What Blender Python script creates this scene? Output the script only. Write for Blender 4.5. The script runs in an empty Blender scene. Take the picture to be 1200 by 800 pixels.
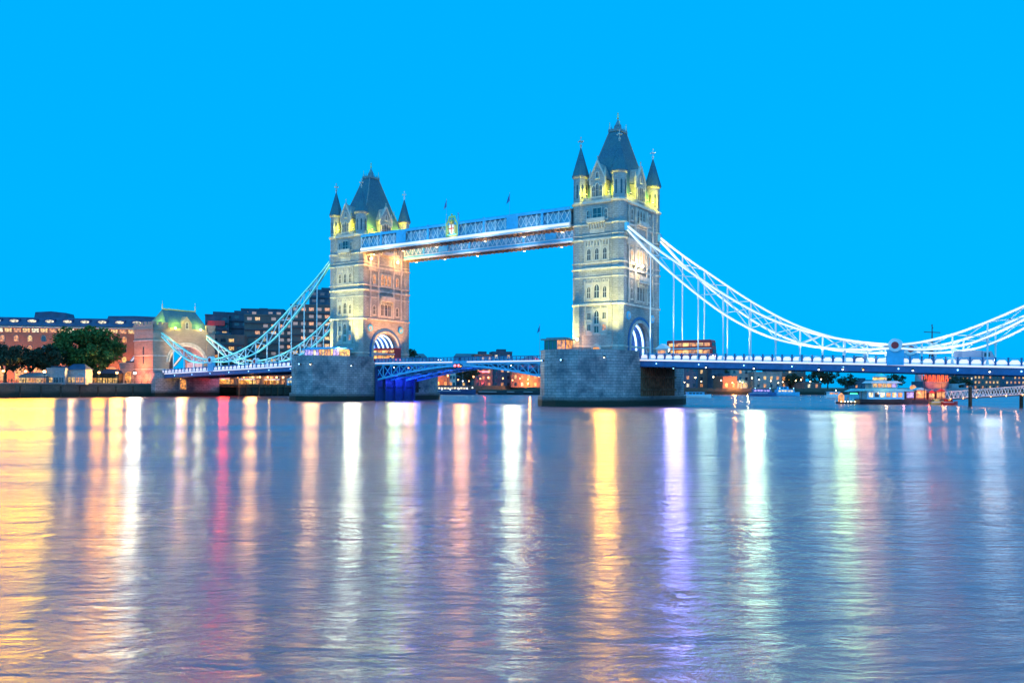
import bpy, math, random
from mathutils import Vector, Matrix
random.seed(7)
PI = math.pi
sc = bpy.context.scene
COL = sc.collection

# ---------------------------------------------------------------- camera
CU, CV, CZ, YAW, FPX = 133.17, -180.2, 4.478, -0.599, 966.573
cam_d = bpy.data.cameras.new('camera'); cam = bpy.data.objects.new('camera', cam_d); COL.objects.link(cam)
cam.location = (CU, CV, CZ)
cam.rotation_euler = (Matrix.Rotation(-YAW, 4, 'Z') @ Matrix.Rotation(PI/2, 4, 'X') @ Matrix.Rotation(0.005, 4, 'Z')).to_euler()
cam_d.sensor_width = 36; cam_d.lens = FPX/1200*36
cam_d.shift_x = 0.7/1200; cam_d.shift_y = (451.6-400)/1200
cam_d.clip_start = 0.5; cam_d.clip_end = 12000
sc.camera = cam

# ---------------------------------------------------------------- world
world = bpy.data.worlds.new('World'); sc.world = world; world.use_nodes = True
nt = world.node_tree; nt.nodes.clear(); N = nt.nodes; L = nt.links
SUN_EL, SUN_AZ = math.radians(7), math.radians(215)
sky = N.new('ShaderNodeTexSky'); sky.sky_type = 'NISHITA'; sky.sun_disc = False
sky.sun_elevation = SUN_EL; sky.sun_rotation = SUN_AZ
tint = N.new('ShaderNodeMixRGB'); tint.blend_type = 'MULTIPLY'; tint.inputs[0].default_value = 1
tint.inputs[2].default_value = (0.0, 0.35, 1, 1); L.new(sky.outputs[0], tint.inputs[1])
b1 = N.new('ShaderNodeBackground'); b1.inputs[1].default_value = 0.05; L.new(tint.outputs[0], b1.inputs[0])
tc = N.new('ShaderNodeTexCoord'); sep = N.new('ShaderNodeSeparateXYZ'); L.new(tc.outputs['Generated'], sep.inputs[0])
ramp = N.new('ShaderNodeValToRGB'); L.new(sep.outputs['Z'], ramp.inputs[0])
cr = ramp.color_ramp; cr.elements[0].position = 0.0; cr.elements[0].color = (0.0, 0.40, 0.95, 1)
cr.elements[1].position = 0.18; cr.elements[1].color = (0.0, 0.425, 1.0, 1)
e = cr.elements.new(0.44); e.color = (0.0, 0.42, 1.0, 1)
e = cr.elements.new(0.62); e.color = (0.14, 0.42, 0.86, 1)
e = cr.elements.new(1.0); e.color = (0.16, 0.42, 0.80, 1)
# added fill behind the camera: that half of the sky is brightened blue
dot = N.new('ShaderNodeVectorMath'); dot.operation = 'DOT_PRODUCT'; L.new(tc.outputs['Generated'], dot.inputs[0])
dot.inputs[1].default_value = (0.564, -0.826, 0.0)
mr = N.new('ShaderNodeMapRange'); mr.inputs[1].default_value = -0.1; mr.inputs[2].default_value = 0.6; L.new(dot.outputs['Value'], mr.inputs[0])
mx = N.new('ShaderNodeMixRGB'); L.new(mr.outputs[0], mx.inputs[0]); L.new(ramp.outputs[0], mx.inputs[1]); mx.inputs[2].default_value = (0.05, 0.95, 2.05, 1)
b2 = N.new('ShaderNodeBackground'); L.new(mx.outputs[0], b2.inputs[0]); b2.inputs[1].default_value = 1.0
ad = N.new('ShaderNodeAddShader'); L.new(b1.outputs[0], ad.inputs[0]); L.new(b2.outputs[0], ad.inputs[1])
wo = N.new('ShaderNodeOutputWorld'); L.new(ad.outputs[0], wo.inputs[0])
# ---------------------------------------------------------------- sun (last afterglow, very soft)
sd = bpy.data.lights.new('sun', 'SUN'); sd.energy = 0.2; sd.angle = math.radians(12); sd.color = (1, 0.72, 0.6)
sun = bpy.data.objects.new('sun', sd); COL.objects.link(sun)
sdir = Vector((math.sin(SUN_AZ)*math.cos(SUN_EL)*-1, math.cos(SUN_AZ)*math.cos(SUN_EL), math.sin(SUN_EL)))
sun.rotation_euler = sdir.to_track_quat('Z', 'Y').to_euler()
vs = sc.view_settings
sc.display_settings.display_device = 'sRGB'
vs.view_transform = 'Standard'; vs.look = 'None'; vs.exposure = 0; vs.gamma = 1; vs.use_curve_mapping = False
sc.cycles.use_denoising = True; sc.cycles.max_bounces = 6; sc.cycles.diffuse_bounces = 3; sc.cycles.glossy_bounces = 3
sc.cycles.sample_clamp_indirect = 6; sc.cycles.sample_clamp_direct = 0; sc.cycles.use_light_tree = True
sc.cycles.caustics_reflective = False; sc.cycles.caustics_refractive = False

# ---------------------------------------------------------------- helpers
_s, _c = math.sin(YAW), math.cos(YAW)
def at(px, Y, z=0.0):
    """ground point seen at photo column px, Y metres away"""
    t = (px-599.3)/FPX
    return Vector((CU+(_s+_c*t)*Y, CV+(_c-_s*t)*Y, z))
def zat(px, py, Y): return CZ+(451.575+.005*(px-600)-py)*Y/FPX

def rgb(c): return (c[0], c[1], c[2], 1)
def new_mat(name):
    m = bpy.data.materials.new(name); m.use_nodes = True
    n = m.node_tree; return m, n, n.nodes['Principled BSDF']
def mat(name, col, rough=0.7, var=0.15, scale=0.6, metal=0.0, col2=None, bump=0.0, spec=0.4):
    m, n, p = new_mat(name)
    tc = n.nodes.new('ShaderNodeTexCoord'); no = n.nodes.new('ShaderNodeTexNoise'); no.inputs['Scale'].default_value = scale; no.inputs['Detail'].default_value = 6
    n.links.new(tc.outputs['Object'], no.inputs['Vector'])
    r = n.nodes.new('ShaderNodeValToRGB'); n.links.new(no.outputs['Fac'], r.inputs[0])
    a = col; b = col2 or tuple(min(1, x*(1+var)) for x in col); a = tuple(x*(1-var) for x in col)
    r.color_ramp.elements[0].position = .32; r.color_ramp.elements[1].position = .68
    r.color_ramp.elements[0].color = rgb(a); r.color_ramp.elements[1].color = rgb(b)
    n.links.new(r.outputs[0], p.inputs['Base Color'])
    p.inputs['Roughness'].default_value = rough; p.inputs['Metallic'].default_value = metal
    p.inputs['Specular IOR Level'].default_value = spec
    if bump:
        bn = n.nodes.new('ShaderNodeBump'); bn.inputs['Strength'].default_value = bump; bn.inputs['Distance'].default_value = .05
        n.links.new(no.outputs['Fac'], bn.inputs['Height']); n.links.new(bn.outputs[0], p.inputs['Normal'])
    return m
def stone(name, c1, c2, mortar, bw=1.1, bh=0.42, stain=None, stain_amt=0.5, wet=False, msize=.025):
    """coursed masonry: blocks laid along the horizontal run of the wall, whatever way it faces"""
    m, n, p = new_mat(name); nd = n.nodes; lk = n.links
    tc = nd.new('ShaderNodeTexCoord'); s = nd.new('ShaderNodeSeparateXYZ'); lk.new(tc.outputs['Object'], s.inputs[0])
    ad = nd.new('ShaderNodeMath'); ad.operation = 'ADD'; lk.new(s.outputs[0], ad.inputs[0]); lk.new(s.outputs[1], ad.inputs[1])
    cb = nd.new('ShaderNodeCombineXYZ'); lk.new(ad.outputs[0], cb.inputs[0]); lk.new(s.outputs[2], cb.inputs[1])
    br = nd.new('ShaderNodeTexBrick'); lk.new(cb.outputs[0], br.inputs['Vector'])
    br.inputs['Color1'].default_value = rgb(c1); br.inputs['Color2'].default_value = rgb(c2); br.inputs['Mortar'].default_value = rgb(mortar)
    br.inputs['Scale'].default_value = 1; br.inputs['Brick Width'].default_value = bw; br.inputs['Row Height'].default_value = bh
    br.inputs['Mortar Size'].default_value = msize; br.inputs['Bias'].default_value = -.1
    no = nd.new('ShaderNodeTexNoise'); no.inputs['Scale'].default_value = .22; no.inputs['Detail'].default_value = 8; no.inputs['Roughness'].default_value = .65
    lk.new(tc.outputs['Object'], no.inputs['Vector'])
    mr = nd.new('ShaderNodeMapRange'); mr.inputs[1].default_value = .42; mr.inputs[2].default_value = .66; mr.inputs[4].default_value = stain_amt
    lk.new(no.outputs['Fac'], mr.inputs[0])
    mx = nd.new('ShaderNodeMixRGB'); lk.new(mr.outputs[0], mx.inputs[0]); lk.new(br.outputs['Color'], mx.inputs[1]); mx.inputs[2].default_value = rgb(stain or tuple(x*.45 for x in c1))
    out = mx.outputs[0]
    if wet:   # weed and wet stone below the high water mark
        mz = nd.new('ShaderNodeMapRange'); mz.inputs[1].default_value = 3.1; mz.inputs[2].default_value = 1.9
        n2 = nd.new('ShaderNodeMath'); n2.operation = 'MULTIPLY_ADD'; n2.inputs[1].default_value = 1.6; lk.new(no.outputs['Fac'], n2.inputs[0]); lk.new(s.outputs[2], n2.inputs[2])
        lk.new(n2.outputs[0], mz.inputs[0])
        mw = nd.new('ShaderNodeMixRGB'); lk.new(mz.outputs[0], mw.inputs[0]); lk.new(out, mw.inputs[1]); mw.inputs[2].default_value = (.018, .022, .012, 1)
        out = mw.outputs[0]
    lk.new(out, p.inputs['Base Color']); p.inputs['Roughness'].default_value = .85
    bn = nd.new('ShaderNodeBump'); bn.inputs['Strength'].default_value = .6; bn.inputs['Distance'].default_value = .04
    lk.new(br.outputs['Fac'], bn.inputs['Height']); bn.invert = True; lk.new(bn.outputs[0], p.inputs['Normal'])
    return m
def emis(name, col, st, base=(.8, .8, .8)):
    m, n, p = new_mat(name); p.inputs['Base Color'].default_value = rgb(base)
    p.inputs['Emission Color'].default_value = rgb(col); p.inputs['Emission Strength'].default_value = st
    return m
def glow_glass(name, col, st, scale=1.2):
    """a lit window: curtains and furniture break up the lamplight behind the glass"""
    m, n, p = new_mat(name); tc = n.nodes.new('ShaderNodeTexCoord'); oi = n.nodes.new('ShaderNodeObjectInfo')
    va = n.nodes.new('ShaderNodeVectorMath'); n.links.new(tc.outputs['Object'], va.inputs[0]); n.links.new(oi.outputs['Random'], va.inputs[1])
    mu = n.nodes.new('ShaderNodeVectorMath'); mu.operation = 'SCALE'; mu.inputs['Scale'].default_value = 1; n.links.new(va.outputs[0], mu.inputs[0])
    v = n.nodes.new('ShaderNodeTexNoise'); v.inputs['Scale'].default_value = scale; n.links.new(mu.outputs[0], v.inputs['Vector'])
    mr = n.nodes.new('ShaderNodeMapRange'); mr.inputs[1].default_value = .35; mr.inputs[2].default_value = .65; mr.inputs[3].default_value = st*.25; mr.inputs[4].default_value = st*1.3
    n.links.new(v.outputs['Fac'], mr.inputs[0]); n.links.new(mr.outputs[0], p.inputs['Emission Strength'])
    p.inputs['Emission Color'].default_value = rgb(col); p.inputs['Base Color'].default_value = (.1, .1, .1, 1); p.inputs['Roughness'].default_value = .15
    return m

M = {}
M['granite'] = stone('granite', (.42, .435, .41), (.30, .315, .30), (.15, .155, .15), 1.0, .42, (.20, .205, .20), .7)
M['pier'] = stone('pier_granite', (.42, .41, .40), (.30, .30, .30), (.10, .10, .11), 1.5, .62, (.07, .09, .115), .92, True, .04)
M['portland'] = mat('portland_stone', (.52, .50, .44), .8, .2, .8)
M['brown_stone'] = stone('brown_stone', (.42, .34, .27), (.33, .26, .21), (.2, .16, .13), 1.0, .42, (.24, .18, .14), .5)
M['quay'] = stone('quay_stone', (.13, .11, .08), (.09, .08, .055), (.04, .04, .03), 1.2, .45, (.05, .05, .04), .7, True, .03)
M['brick'] = stone('red_brick', (.34, .13, .08), (.27, .10, .06), (.20, .14, .11), .5, .16, (.18, .08, .05), .4)
M['brick_brown'] = stone('brown_brick', (.22, .15, .12), (.16, .11, .10), (.10, .08, .08), .5, .18, (.07, .05, .05), .4)
M['slate'] = stone('slate', (.07, .20, .26), (.045, .14, .20), (.02, .05, .07), .35, .3, (.10, .22, .20), .5)
M['lead'] = mat('lead', (.18, .23, .25), .55, .2, 2)
M['gold'] = mat('gilding', (.85, .62, .2), .35, .1, 3, .7)
M['white_paint'] = mat('white_paint', (.78, .80, .80), .45, .05, 1)
M['teal_paint'] = mat('pale_turquoise_paint', (.18, .60, .62), .4, .08, 1)
M['sky_paint'] = mat('light_blue_paint', (.10, .50, .74), .4, .1, 1)
M['blue_paint'] = mat('royal_blue_paint', (.05, .14, .32), .4, .15, 1)
M['pale_glass'] = mat('pale_blue_glass', (.22, .45, .58), .2, .1, 1)
M['navy'] = mat('navy_paint', (.02, .05, .14), .5, .2, 1)
M['orange_lit_steel'] = mat('orange_lit_steel', (.75, .22, .06), .5, .15, 1)  # ship derricks: the orange floodlight on them is put into this colour
M['red'] = mat('red_paint', (.6, .03, .03), .35, .1, 1)
M['asphalt'] = mat('asphalt', (.05, .05, .052), .9, .2, 2)
M['paving'] = mat('paving', (.22, .2, .18), .9, .2, 1)
M['timber'] = mat('fender_timber', (.16, .085, .045), .9, .45, .9)
M['wet_timber'] = mat('wet_timber', (.05, .035, .022), .7, .4, 1.5)
M['dark_metal'] = mat('dark_metal', (.03, .035, .04), .5, .2, 2)
M['steel'] = mat('grey_steel', (.25, .27, .29), .5, .15, 1)
M['concrete'] = mat('concrete', (.27, .25, .23), .9, .2, .5)
M['dark_conc'] = mat('dark_concrete', (.06, .085, .12), .9, .25, .4)
M['roof_blue'] = mat('blue_grey_roof', (.035, .075, .14), .6, .25, .5)
M['flag'] = mat('flag_cloth', (.05, .16, .42), .9, .2, 2)
M['dark_glass'] = mat('dark_glass', (.02, .03, .045), .12, .2, .5, spec=.8)
M['foliage'] = mat('foliage', (.06, .12, .02), .8, .5, .35)
M['foliage_dark'] = mat('foliage_dark', (.028, .042, .018), .8, .5, .35)
M['bark'] = mat('bark', (.06, .045, .03), .95, .3, 2)
M['skin'] = mat('clothing', (.05, .05, .06), .9, .3, 3)
M['lit_amber'] = glow_glass('lit_amber', (1, .36, .05), 1.15)
M['lit_gold'] = glow_glass('lit_gold', (1, .56, .13), 1.4)
M['lit_white'] = glow_glass('lit_white', (1, .82, .48), 1.5)
M['lit_violet'] = glow_glass('lit_violet', (.5, .35, 1), 1.4)
M['led_white'] = emis('led_white', (1, .93, .95), .9)
M['led_pink'] = emis('led_pink', (1, .74, .68), .72)
M['led_cyan'] = emis('led_cyan', (.15, .85, .85), .75)
M['led_blue'] = emis('led_blue', (.10, .30, 1), 1.6)
M['led_ice'] = emis('led_ice', (.6, .85, 1), 1.6)
M['lamp_warm'] = emis('lamp_warm', (1, .70, .32), 14)
M['lamp_orange'] = emis('lamp_orange', (1, .36, .06), 9)
M['lamp_white'] = emis('lamp_white', (.95, .97, 1), 10)
M['lamp_red'] = emis('lamp_red', (1, .05, .03), 5)
M['lamp_green'] = emis('lamp_green', (.05, 1, .3), 2)
M['lamp_blue'] = emis('lamp_blue', (.25, .6, 1), 6)

class MB:
    def __init__(s): s.v = []; s.f = []
    def add(s, vs, fs):
        o = len(s.v); s.v += [tuple(v) for v in vs]; s.f += [tuple(i+o for i in f) for f in fs]; return s
    def box(s, x0, x1, y0, y1, z0, z1):
        return s.add([(x, y, z) for z in (z0, z1) for y in (y0, y1) for x in (x0, x1)],
                     [(0, 2, 3, 1), (4, 5, 7, 6), (0, 1, 5, 4), (2, 6, 7, 3), (0, 4, 6, 2), (1, 3, 7, 5)])
    def frus(s, x, y, r0, r1, z0, z1, n=8, rot=None, sx=1, sy=1):
        rot = PI/n if rot is None else rot
        P = [(x+sx*r*math.cos(rot+2*PI*i/n), y+sy*r*math.sin(rot+2*PI*i/n), z) for r, z in ((r0, z0), (r1, z1)) for i in range(n)]
        return s.add(P, [(i, (i+1) % n, n+(i+1) % n, n+i) for i in range(n)]+[tuple(range(n))[::-1], tuple(range(n, 2*n))])
    def prism(s, poly, z0, z1, taper=1.0):
        n = len(poly)
        return s.add([(x, y, z0) for x, y in poly]+[(x*taper, y*taper, z1) for x, y in poly],
                     [(i, (i+1) % n, n+(i+1) % n, n+i) for i in range(n)]+[tuple(range(n))[::-1], tuple(range(n, 2*n))])
    def wallp(s, poly, y0, y1):       # polygon in x,z extruded along y
        n = len(poly)
        return s.add([(x, y0, z) for x, z in poly]+[(x, y1, z) for x, z in poly],
                     [(i, (i+1) % n, n+(i+1) % n, n+i) for i in range(n)]+[tuple(range(n))[::-1], tuple(range(n, 2*n))])
    def ring(s, outer, inner, y0, y1):   # ring in x,z between two outlines of equal count
        n = len(outer)
        P = [(x, y, z) for y in (y0, y1) for pl in (outer, inner) for x, z in pl]
        F = []
        for i in range(n):
            j = (i+1) % n
            F += [(i, j, n+j, n+i), (2*n+i, 3*n+i, 3*n+j, 2*n+j), (i, 2*n+i, 2*n+j, j), (n+i, n+j, 3*n+j, 3*n+i)]
        return s.add(P, F)
    def bar(s, p, q, w, h=None, up=(0, 0, 1)):
        h = h or w; p = Vector(p); q = Vector(q); d = (q-p).normalized(); u = Vector(up)
        if abs(d.dot(u)) > .99: u = Vector((0, 1, 0))
        a = d.cross(u).normalized()*w/2; b = a.cross(d).normalized()*h/2
        return s.add([e+i*a+j*b for e in (p, q) for i, j in ((-1, -1), (1, -1), (1, 1), (-1, 1))],
                     [(0, 1, 2, 3), (7, 6, 5, 4), (0, 4, 5, 1), (1, 5, 6, 2), (2, 6, 7, 3), (3, 7, 4, 0)])
    def tube(s, p, q, r, n=6, r2=None):
        p = Vector(p); q = Vector(q); d = (q-p).normalized(); u = Vector((0, 0, 1)) if abs(d.z) < .9 else Vector((1, 0, 0))
        a = d.cross(u).normalized(); b = d.cross(a); r2 = r if r2 is None else r2
        P = [e+(a*math.cos(2*PI*i/n)+b*math.sin(2*PI*i/n))*rr for e, rr in ((p, r), (q, r2)) for i in range(n)]
        return s.add(P, [(i, (i+1) % n, n+(i+1) % n, n+i) for i in range(n)]+[tuple(range(n))[::-1], tuple(range(n, 2*n))])
    def path(s, pts, w, h=None):
        for a, b in zip(pts, pts[1:]): s.bar(a, b, w, h)
        return s
    def ball(s, c, r, n=8, m=5):
        P = []; F = []
        for j in range(m+1):
            t = PI*j/m
            for i in range(n): P.append((c[0]+r*math.sin(t)*math.cos(2*PI*i/n), c[1]+r*math.sin(t)*math.sin(2*PI*i/n), c[2]+r*math.cos(t)))
        for j in range(m):
            for i in range(n): F.append((j*n+i, (j+1)*n+i, (j+1)*n+(i+1) % n, j*n+(i+1) % n))
        return s.add(P, F)
    def mesh(s, name, m):
        me = bpy.data.meshes.new(name); me.from_pydata(s.v, [], s.f); me.validate(); me.update()
        import bmesh
        bm = bmesh.new(); bm.from_mesh(me); bmesh.ops.recalc_face_normals(bm, faces=bm.faces); bm.to_mesh(me); bm.free()
        me.materials.append(M[m]); return me

def put(name, me, parent=None, loc=(0, 0, 0), rz=0, label=None):
    o = bpy.data.objects.new(name, me); COL.objects.link(o); o.location = loc; o.rotation_euler = (0, 0, rz)
    if parent: o.parent = parent
    if label: o['label'] = label
    return o
def part(name, mb, m, parent, loc=(0, 0, 0), rz=0, label=None): return put(name, mb.mesh(name, m), parent, loc, rz, label)
def tag(o, label, cat, group=None):
    o['label'] = label; o['category'] = cat
    if group: o['group'] = group
    return o
def thing(name, label, cat, loc=(0, 0, 0), rz=0, group=None):
    o = bpy.data.objects.new(name, None); COL.objects.link(o); o.location = loc; o.rotation_euler = (0, 0, rz); o.empty_display_size = .5
    return tag(o, label, cat, group)
def struct(name, mb, m, kind='structure'):
    o = put(name, mb.mesh(name, m)); o['kind'] = kind; return o
def copy_tree(o, loc=None, rz=None, label=None, parent=None):
    c = o.copy(); COL.objects.link(c); c.parent = parent
    if loc is not None: c.location = loc
    if rz is not None: c.rotation_euler = (0, 0, rz)
    if label: c['label'] = label
    for ch in list(o.children): copy_tree(ch, parent=c)
    return c
def lamp(parent, loc, col, power, kind='POINT', r=.3, aim=None, angle=60, blend=.6):
    d = bpy.data.lights.new('lamp_light', kind); d.energy = power; d.color = col; d.shadow_soft_size = r
    o = bpy.data.objects.new('lamp_light', d); COL.objects.link(o); o.location = loc
    if kind == 'SPOT': d.spot_size = math.radians(angle); d.spot_blend = blend
    if aim is not None: o.rotation_euler = (Vector(loc)-Vector(aim)).to_track_quat('Z', 'Y').to_euler()
    if parent is not None: o.parent = parent
    return o

# ================================================================= SETTING
def water_material():
    m, n, p = new_mat('river_water'); nd = n.nodes; lk = n.links
    tc = nd.new('ShaderNodeTexCoord')
    mp = nd.new('ShaderNodeMapping'); mp.inputs['Rotation'].default_value = (0, 0, YAW); lk.new(tc.outputs['Object'], mp.inputs[0])
    # mapped x runs across the view, y away from it
    def noise(scale, sx, sy, detail, rough=.55, dist=0.0):
        q = nd.new('ShaderNodeMapping'); q.inputs['Scale'].default_value = (sx, sy, 1); lk.new(mp.outputs[0], q.inputs[0])
        t = nd.new('ShaderNodeTexNoise'); t.inputs['Scale'].default_value = scale; t.inputs['Detail'].default_value = detail
        t.inputs['Roughness'].default_value = rough; t.inputs['Distortion'].default_value = dist; lk.new(q.outputs[0], t.inputs['Vector']); return t.outputs['Fac']
    a = noise(1.6, .42, 1.4, 7, .6, .4); b = noise(.16, .4, 2.2, 3); c = noise(.03, .5, 1.8, 3)
    # calm lanes where the wind does not ruffle the surface
    mr = nd.new('ShaderNodeMapRange'); mr.inputs[1].default_value = .40; mr.inputs[2].default_value = .58; mr.inputs[3].default_value = .35; mr.inputs[4].default_value = 1; lk.new(c, mr.inputs[0])
    b1 = nd.new('ShaderNodeBump'); b1.inputs['Distance'].default_value = .3; lk.new(a, b1.inputs['Height']); lk.new(mr.outputs[0], b1.inputs['Strength'])
    d3 = noise(.5, .55, 1.3, 4, .6, .6); b3 = nd.new('ShaderNodeBump'); b3.inputs['Distance'].default_value = .45; lk.new(d3, b3.inputs['Height']); lk.new(mr.outputs[0], b3.inputs['Strength']); lk.new(b1.outputs[0], b3.inputs['Normal'])
    b2 = nd.new('ShaderNodeBump'); b2.inputs['Distance'].default_value = .35; b2.inputs['Strength'].default_value = .5; lk.new(b, b2.inputs['Height']); lk.new(b3.outputs[0], b2.inputs['Normal'])
    lk.new(b2.outputs[0], p.inputs['Normal'])
    r = nd.new('ShaderNodeMapRange'); r.inputs[3].default_value = .22; r.inputs[4].default_value = .14; lk.new(mr.outputs[0], r.inputs[0]); lk.new(r.outputs[0], p.inputs['Roughness'])
    p.inputs['Base Color'].default_value = (.36, .145, .17, 1)
    p.inputs['IOR'].default_value = 1.8
    p.inputs['Anisotropic'].default_value = .8      # wind waves: crests lie across the river reach
    tg = nd.new('ShaderNodeCombineXYZ'); tg.inputs[0].default_value = .564; tg.inputs[1].default_value = -.826; lk.new(tg.outputs[0], p.inputs['Tangent'])
    p.inputs['Specular Tint'].default_value = (1, .79, .85, 1)
    return m
M['water'] = water_material()
struct('river_water', MB().add([(-2500, -900, 0), (2500, -900, 0), (2500, 4500, 0), (-2500, 4500, 0)], [(0, 1, 2, 3)]), 'water')
struct('river_bed', MB().box(-2600, 2600, -950, 4600, -8, -7), 'quay')
# left bank: ground slab of the promenade
QZ = 4.1
struct('bank_ground', MB().add([(-133.5, -400, QZ), (-133.5, 75, QZ), (-142, 160, QZ), (-165, 330, QZ), (-120, 520, QZ), (-1500, 2500, QZ), (-2500, 2500, QZ), (-2500, -400, QZ)], [tuple(range(8))]), 'paving')

# ================================================================= PIERS
CUT = [(10.65, -10), (10.5, -14.5), (9.5, -19), (7.4, -23), (4.2, -26.4), (0, -28.2)]
def pier_outline(g=0):
    pts = [(x+g*(x > 0)*1.0, y-g*.8) for x, y in CUT]
    pts = [(x, y) for x, y in pts]
    q = pts+[(-x, y) for x, y in pts[::-1][1:]]
    return q+[(-x, -y) for x, y in q]
def make_pier(cx, label, timber_lit):
    t = thing('bridge_pier', label, 'bridge pier', (cx, 0, 0), group='granite piers under the towers')
    b = MB(); o = pier_outline(0)
    # masonry: full outline, but stepped back behind the fender bays on both sides
    b.prism(o, 2.2, 10.9)
    part('masonry', b, 'pier', t)
    part('plinth', MB().prism(pier_outline(.45), -7.5, 2.2), 'pier', t)
    # parapet wall round the cutwater
    for S in (1, -1):
        pr = MB(); q = [(x*.985, y*.985) for x, y in pier_outline(0)[:11]]
        for a, c in zip(q, q[1:]):
            pr.bar((a[0]*S, a[1]*S, 11.55), (c[0]*S, c[1]*S, 11.55), .42, 1.3); pr.bar((a[0]*S, a[1]*S, 12.3), (c[0]*S, c[1]*S, 12.3), .6, .2)
        part('parapet', pr, 'pier', t)
    for S in (1, -1):
        f = MB(); x = 10.65
        for i in range(18):
            y = -8.9+i*1.05
            f.box(S*x if S > 0 else -x-.35, S*x+.35 if S > 0 else -x, y, y+.62, -2, 9.0-(.3 if i % 3 else 0))
        f.box(*sorted((S*(x+.35), S*(x+.6))), -9.3, 10, 6.4, 6.9); f.box(*sorted((S*(x+.35), S*(x+.6))), -9.3, 10, 3.4, 3.9)
        part('fender', f, 'wet_timber' if cx < 0 else 'timber', t)
    for lx, ly in ((-4.6, -26.6), (1.2, -28.1)):
        h = MB().box(-.25, .25, -.25, .35, -.2, .2); k = part('bulkhead_lamp', h, 'dark_metal', t, (lx, ly-.1, 10.0))
        part('lens', MB().ball((0, -.3, 0), .16), 'lamp_blue', k)
    return t
make_pier(41.15, 'stone pier with curved cutwater under the nearer right hand tower', True)
make_pier(-41.15, 'stone pier with curved cutwater under the farther left hand tower', False)

# ================================================================= WINDOWS
def arch_pts(w, h, k=6, pointed=True):
    """outline in x,z from bottom left; pointed or round head"""
    pts = [(-w/2, 0), (w/2, 0)]; sp = h-(w*.75 if pointed else w/2)
    for i in range(k+1):
        t = i/k
        if pointed:
            a = t*math.radians(68); pts.append((-w/2+w*math.cos(a)*1.0 if False else w/2-w*.5*(1-math.cos(t*PI/2)) , sp+(h-sp)*math.sin(t*PI/2)**.9))
        else: pts.append((w/2*math.cos(t*PI/2), sp+w/2*math.sin(t*PI/2)))
    return pts+[(-x, z) for x, z in pts[2:-1][::-1]]
_wc = {}
def window_meshes(w, h, style, pane):
    key = (w, h, style, pane)
    if key in _wc: return _wc[key]
    pt = style != 'square'
    if pt:
        inn = arch_pts(w, h, 4, style == 'pointed'); out = [(x*(1+.36/w), z+(0.2 if z > 0 else -.16)) for x, z in inn]
    else:
        inn = [(-w/2, 0), (w/2, 0), (w/2, h), (-w/2, h)]; out = [(-w/2-.17, -.17), (w/2+.17, -.17), (w/2+.17, h+.17), (-w/2-.17, h+.17)]
    f = MB().ring(out, inn, -.16, 0); 
    f.box(-.05, .05, -.09, -.02, 0, h*.95)
    if h > 1.6: f.box(-w/2, w/2, -.085, -.02, h*.48, h*.48+.09)
    f.box(-w/2-.28, w/2+.28, -.26, 0, -.34, -.17)
    p = MB().wallp(inn, -.02, .0)
    r = (f.mesh('window', 'portland'), p.mesh('pane', pane)); _wc[key] = r; return r
def window(parent, loc, rz, w, h, style='pointed', pane='dark_glass'):
    a, b = window_meshes(w, h, style, pane)
    o = put('window', a, parent, loc, rz); put('pane', b, o); return o

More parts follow.
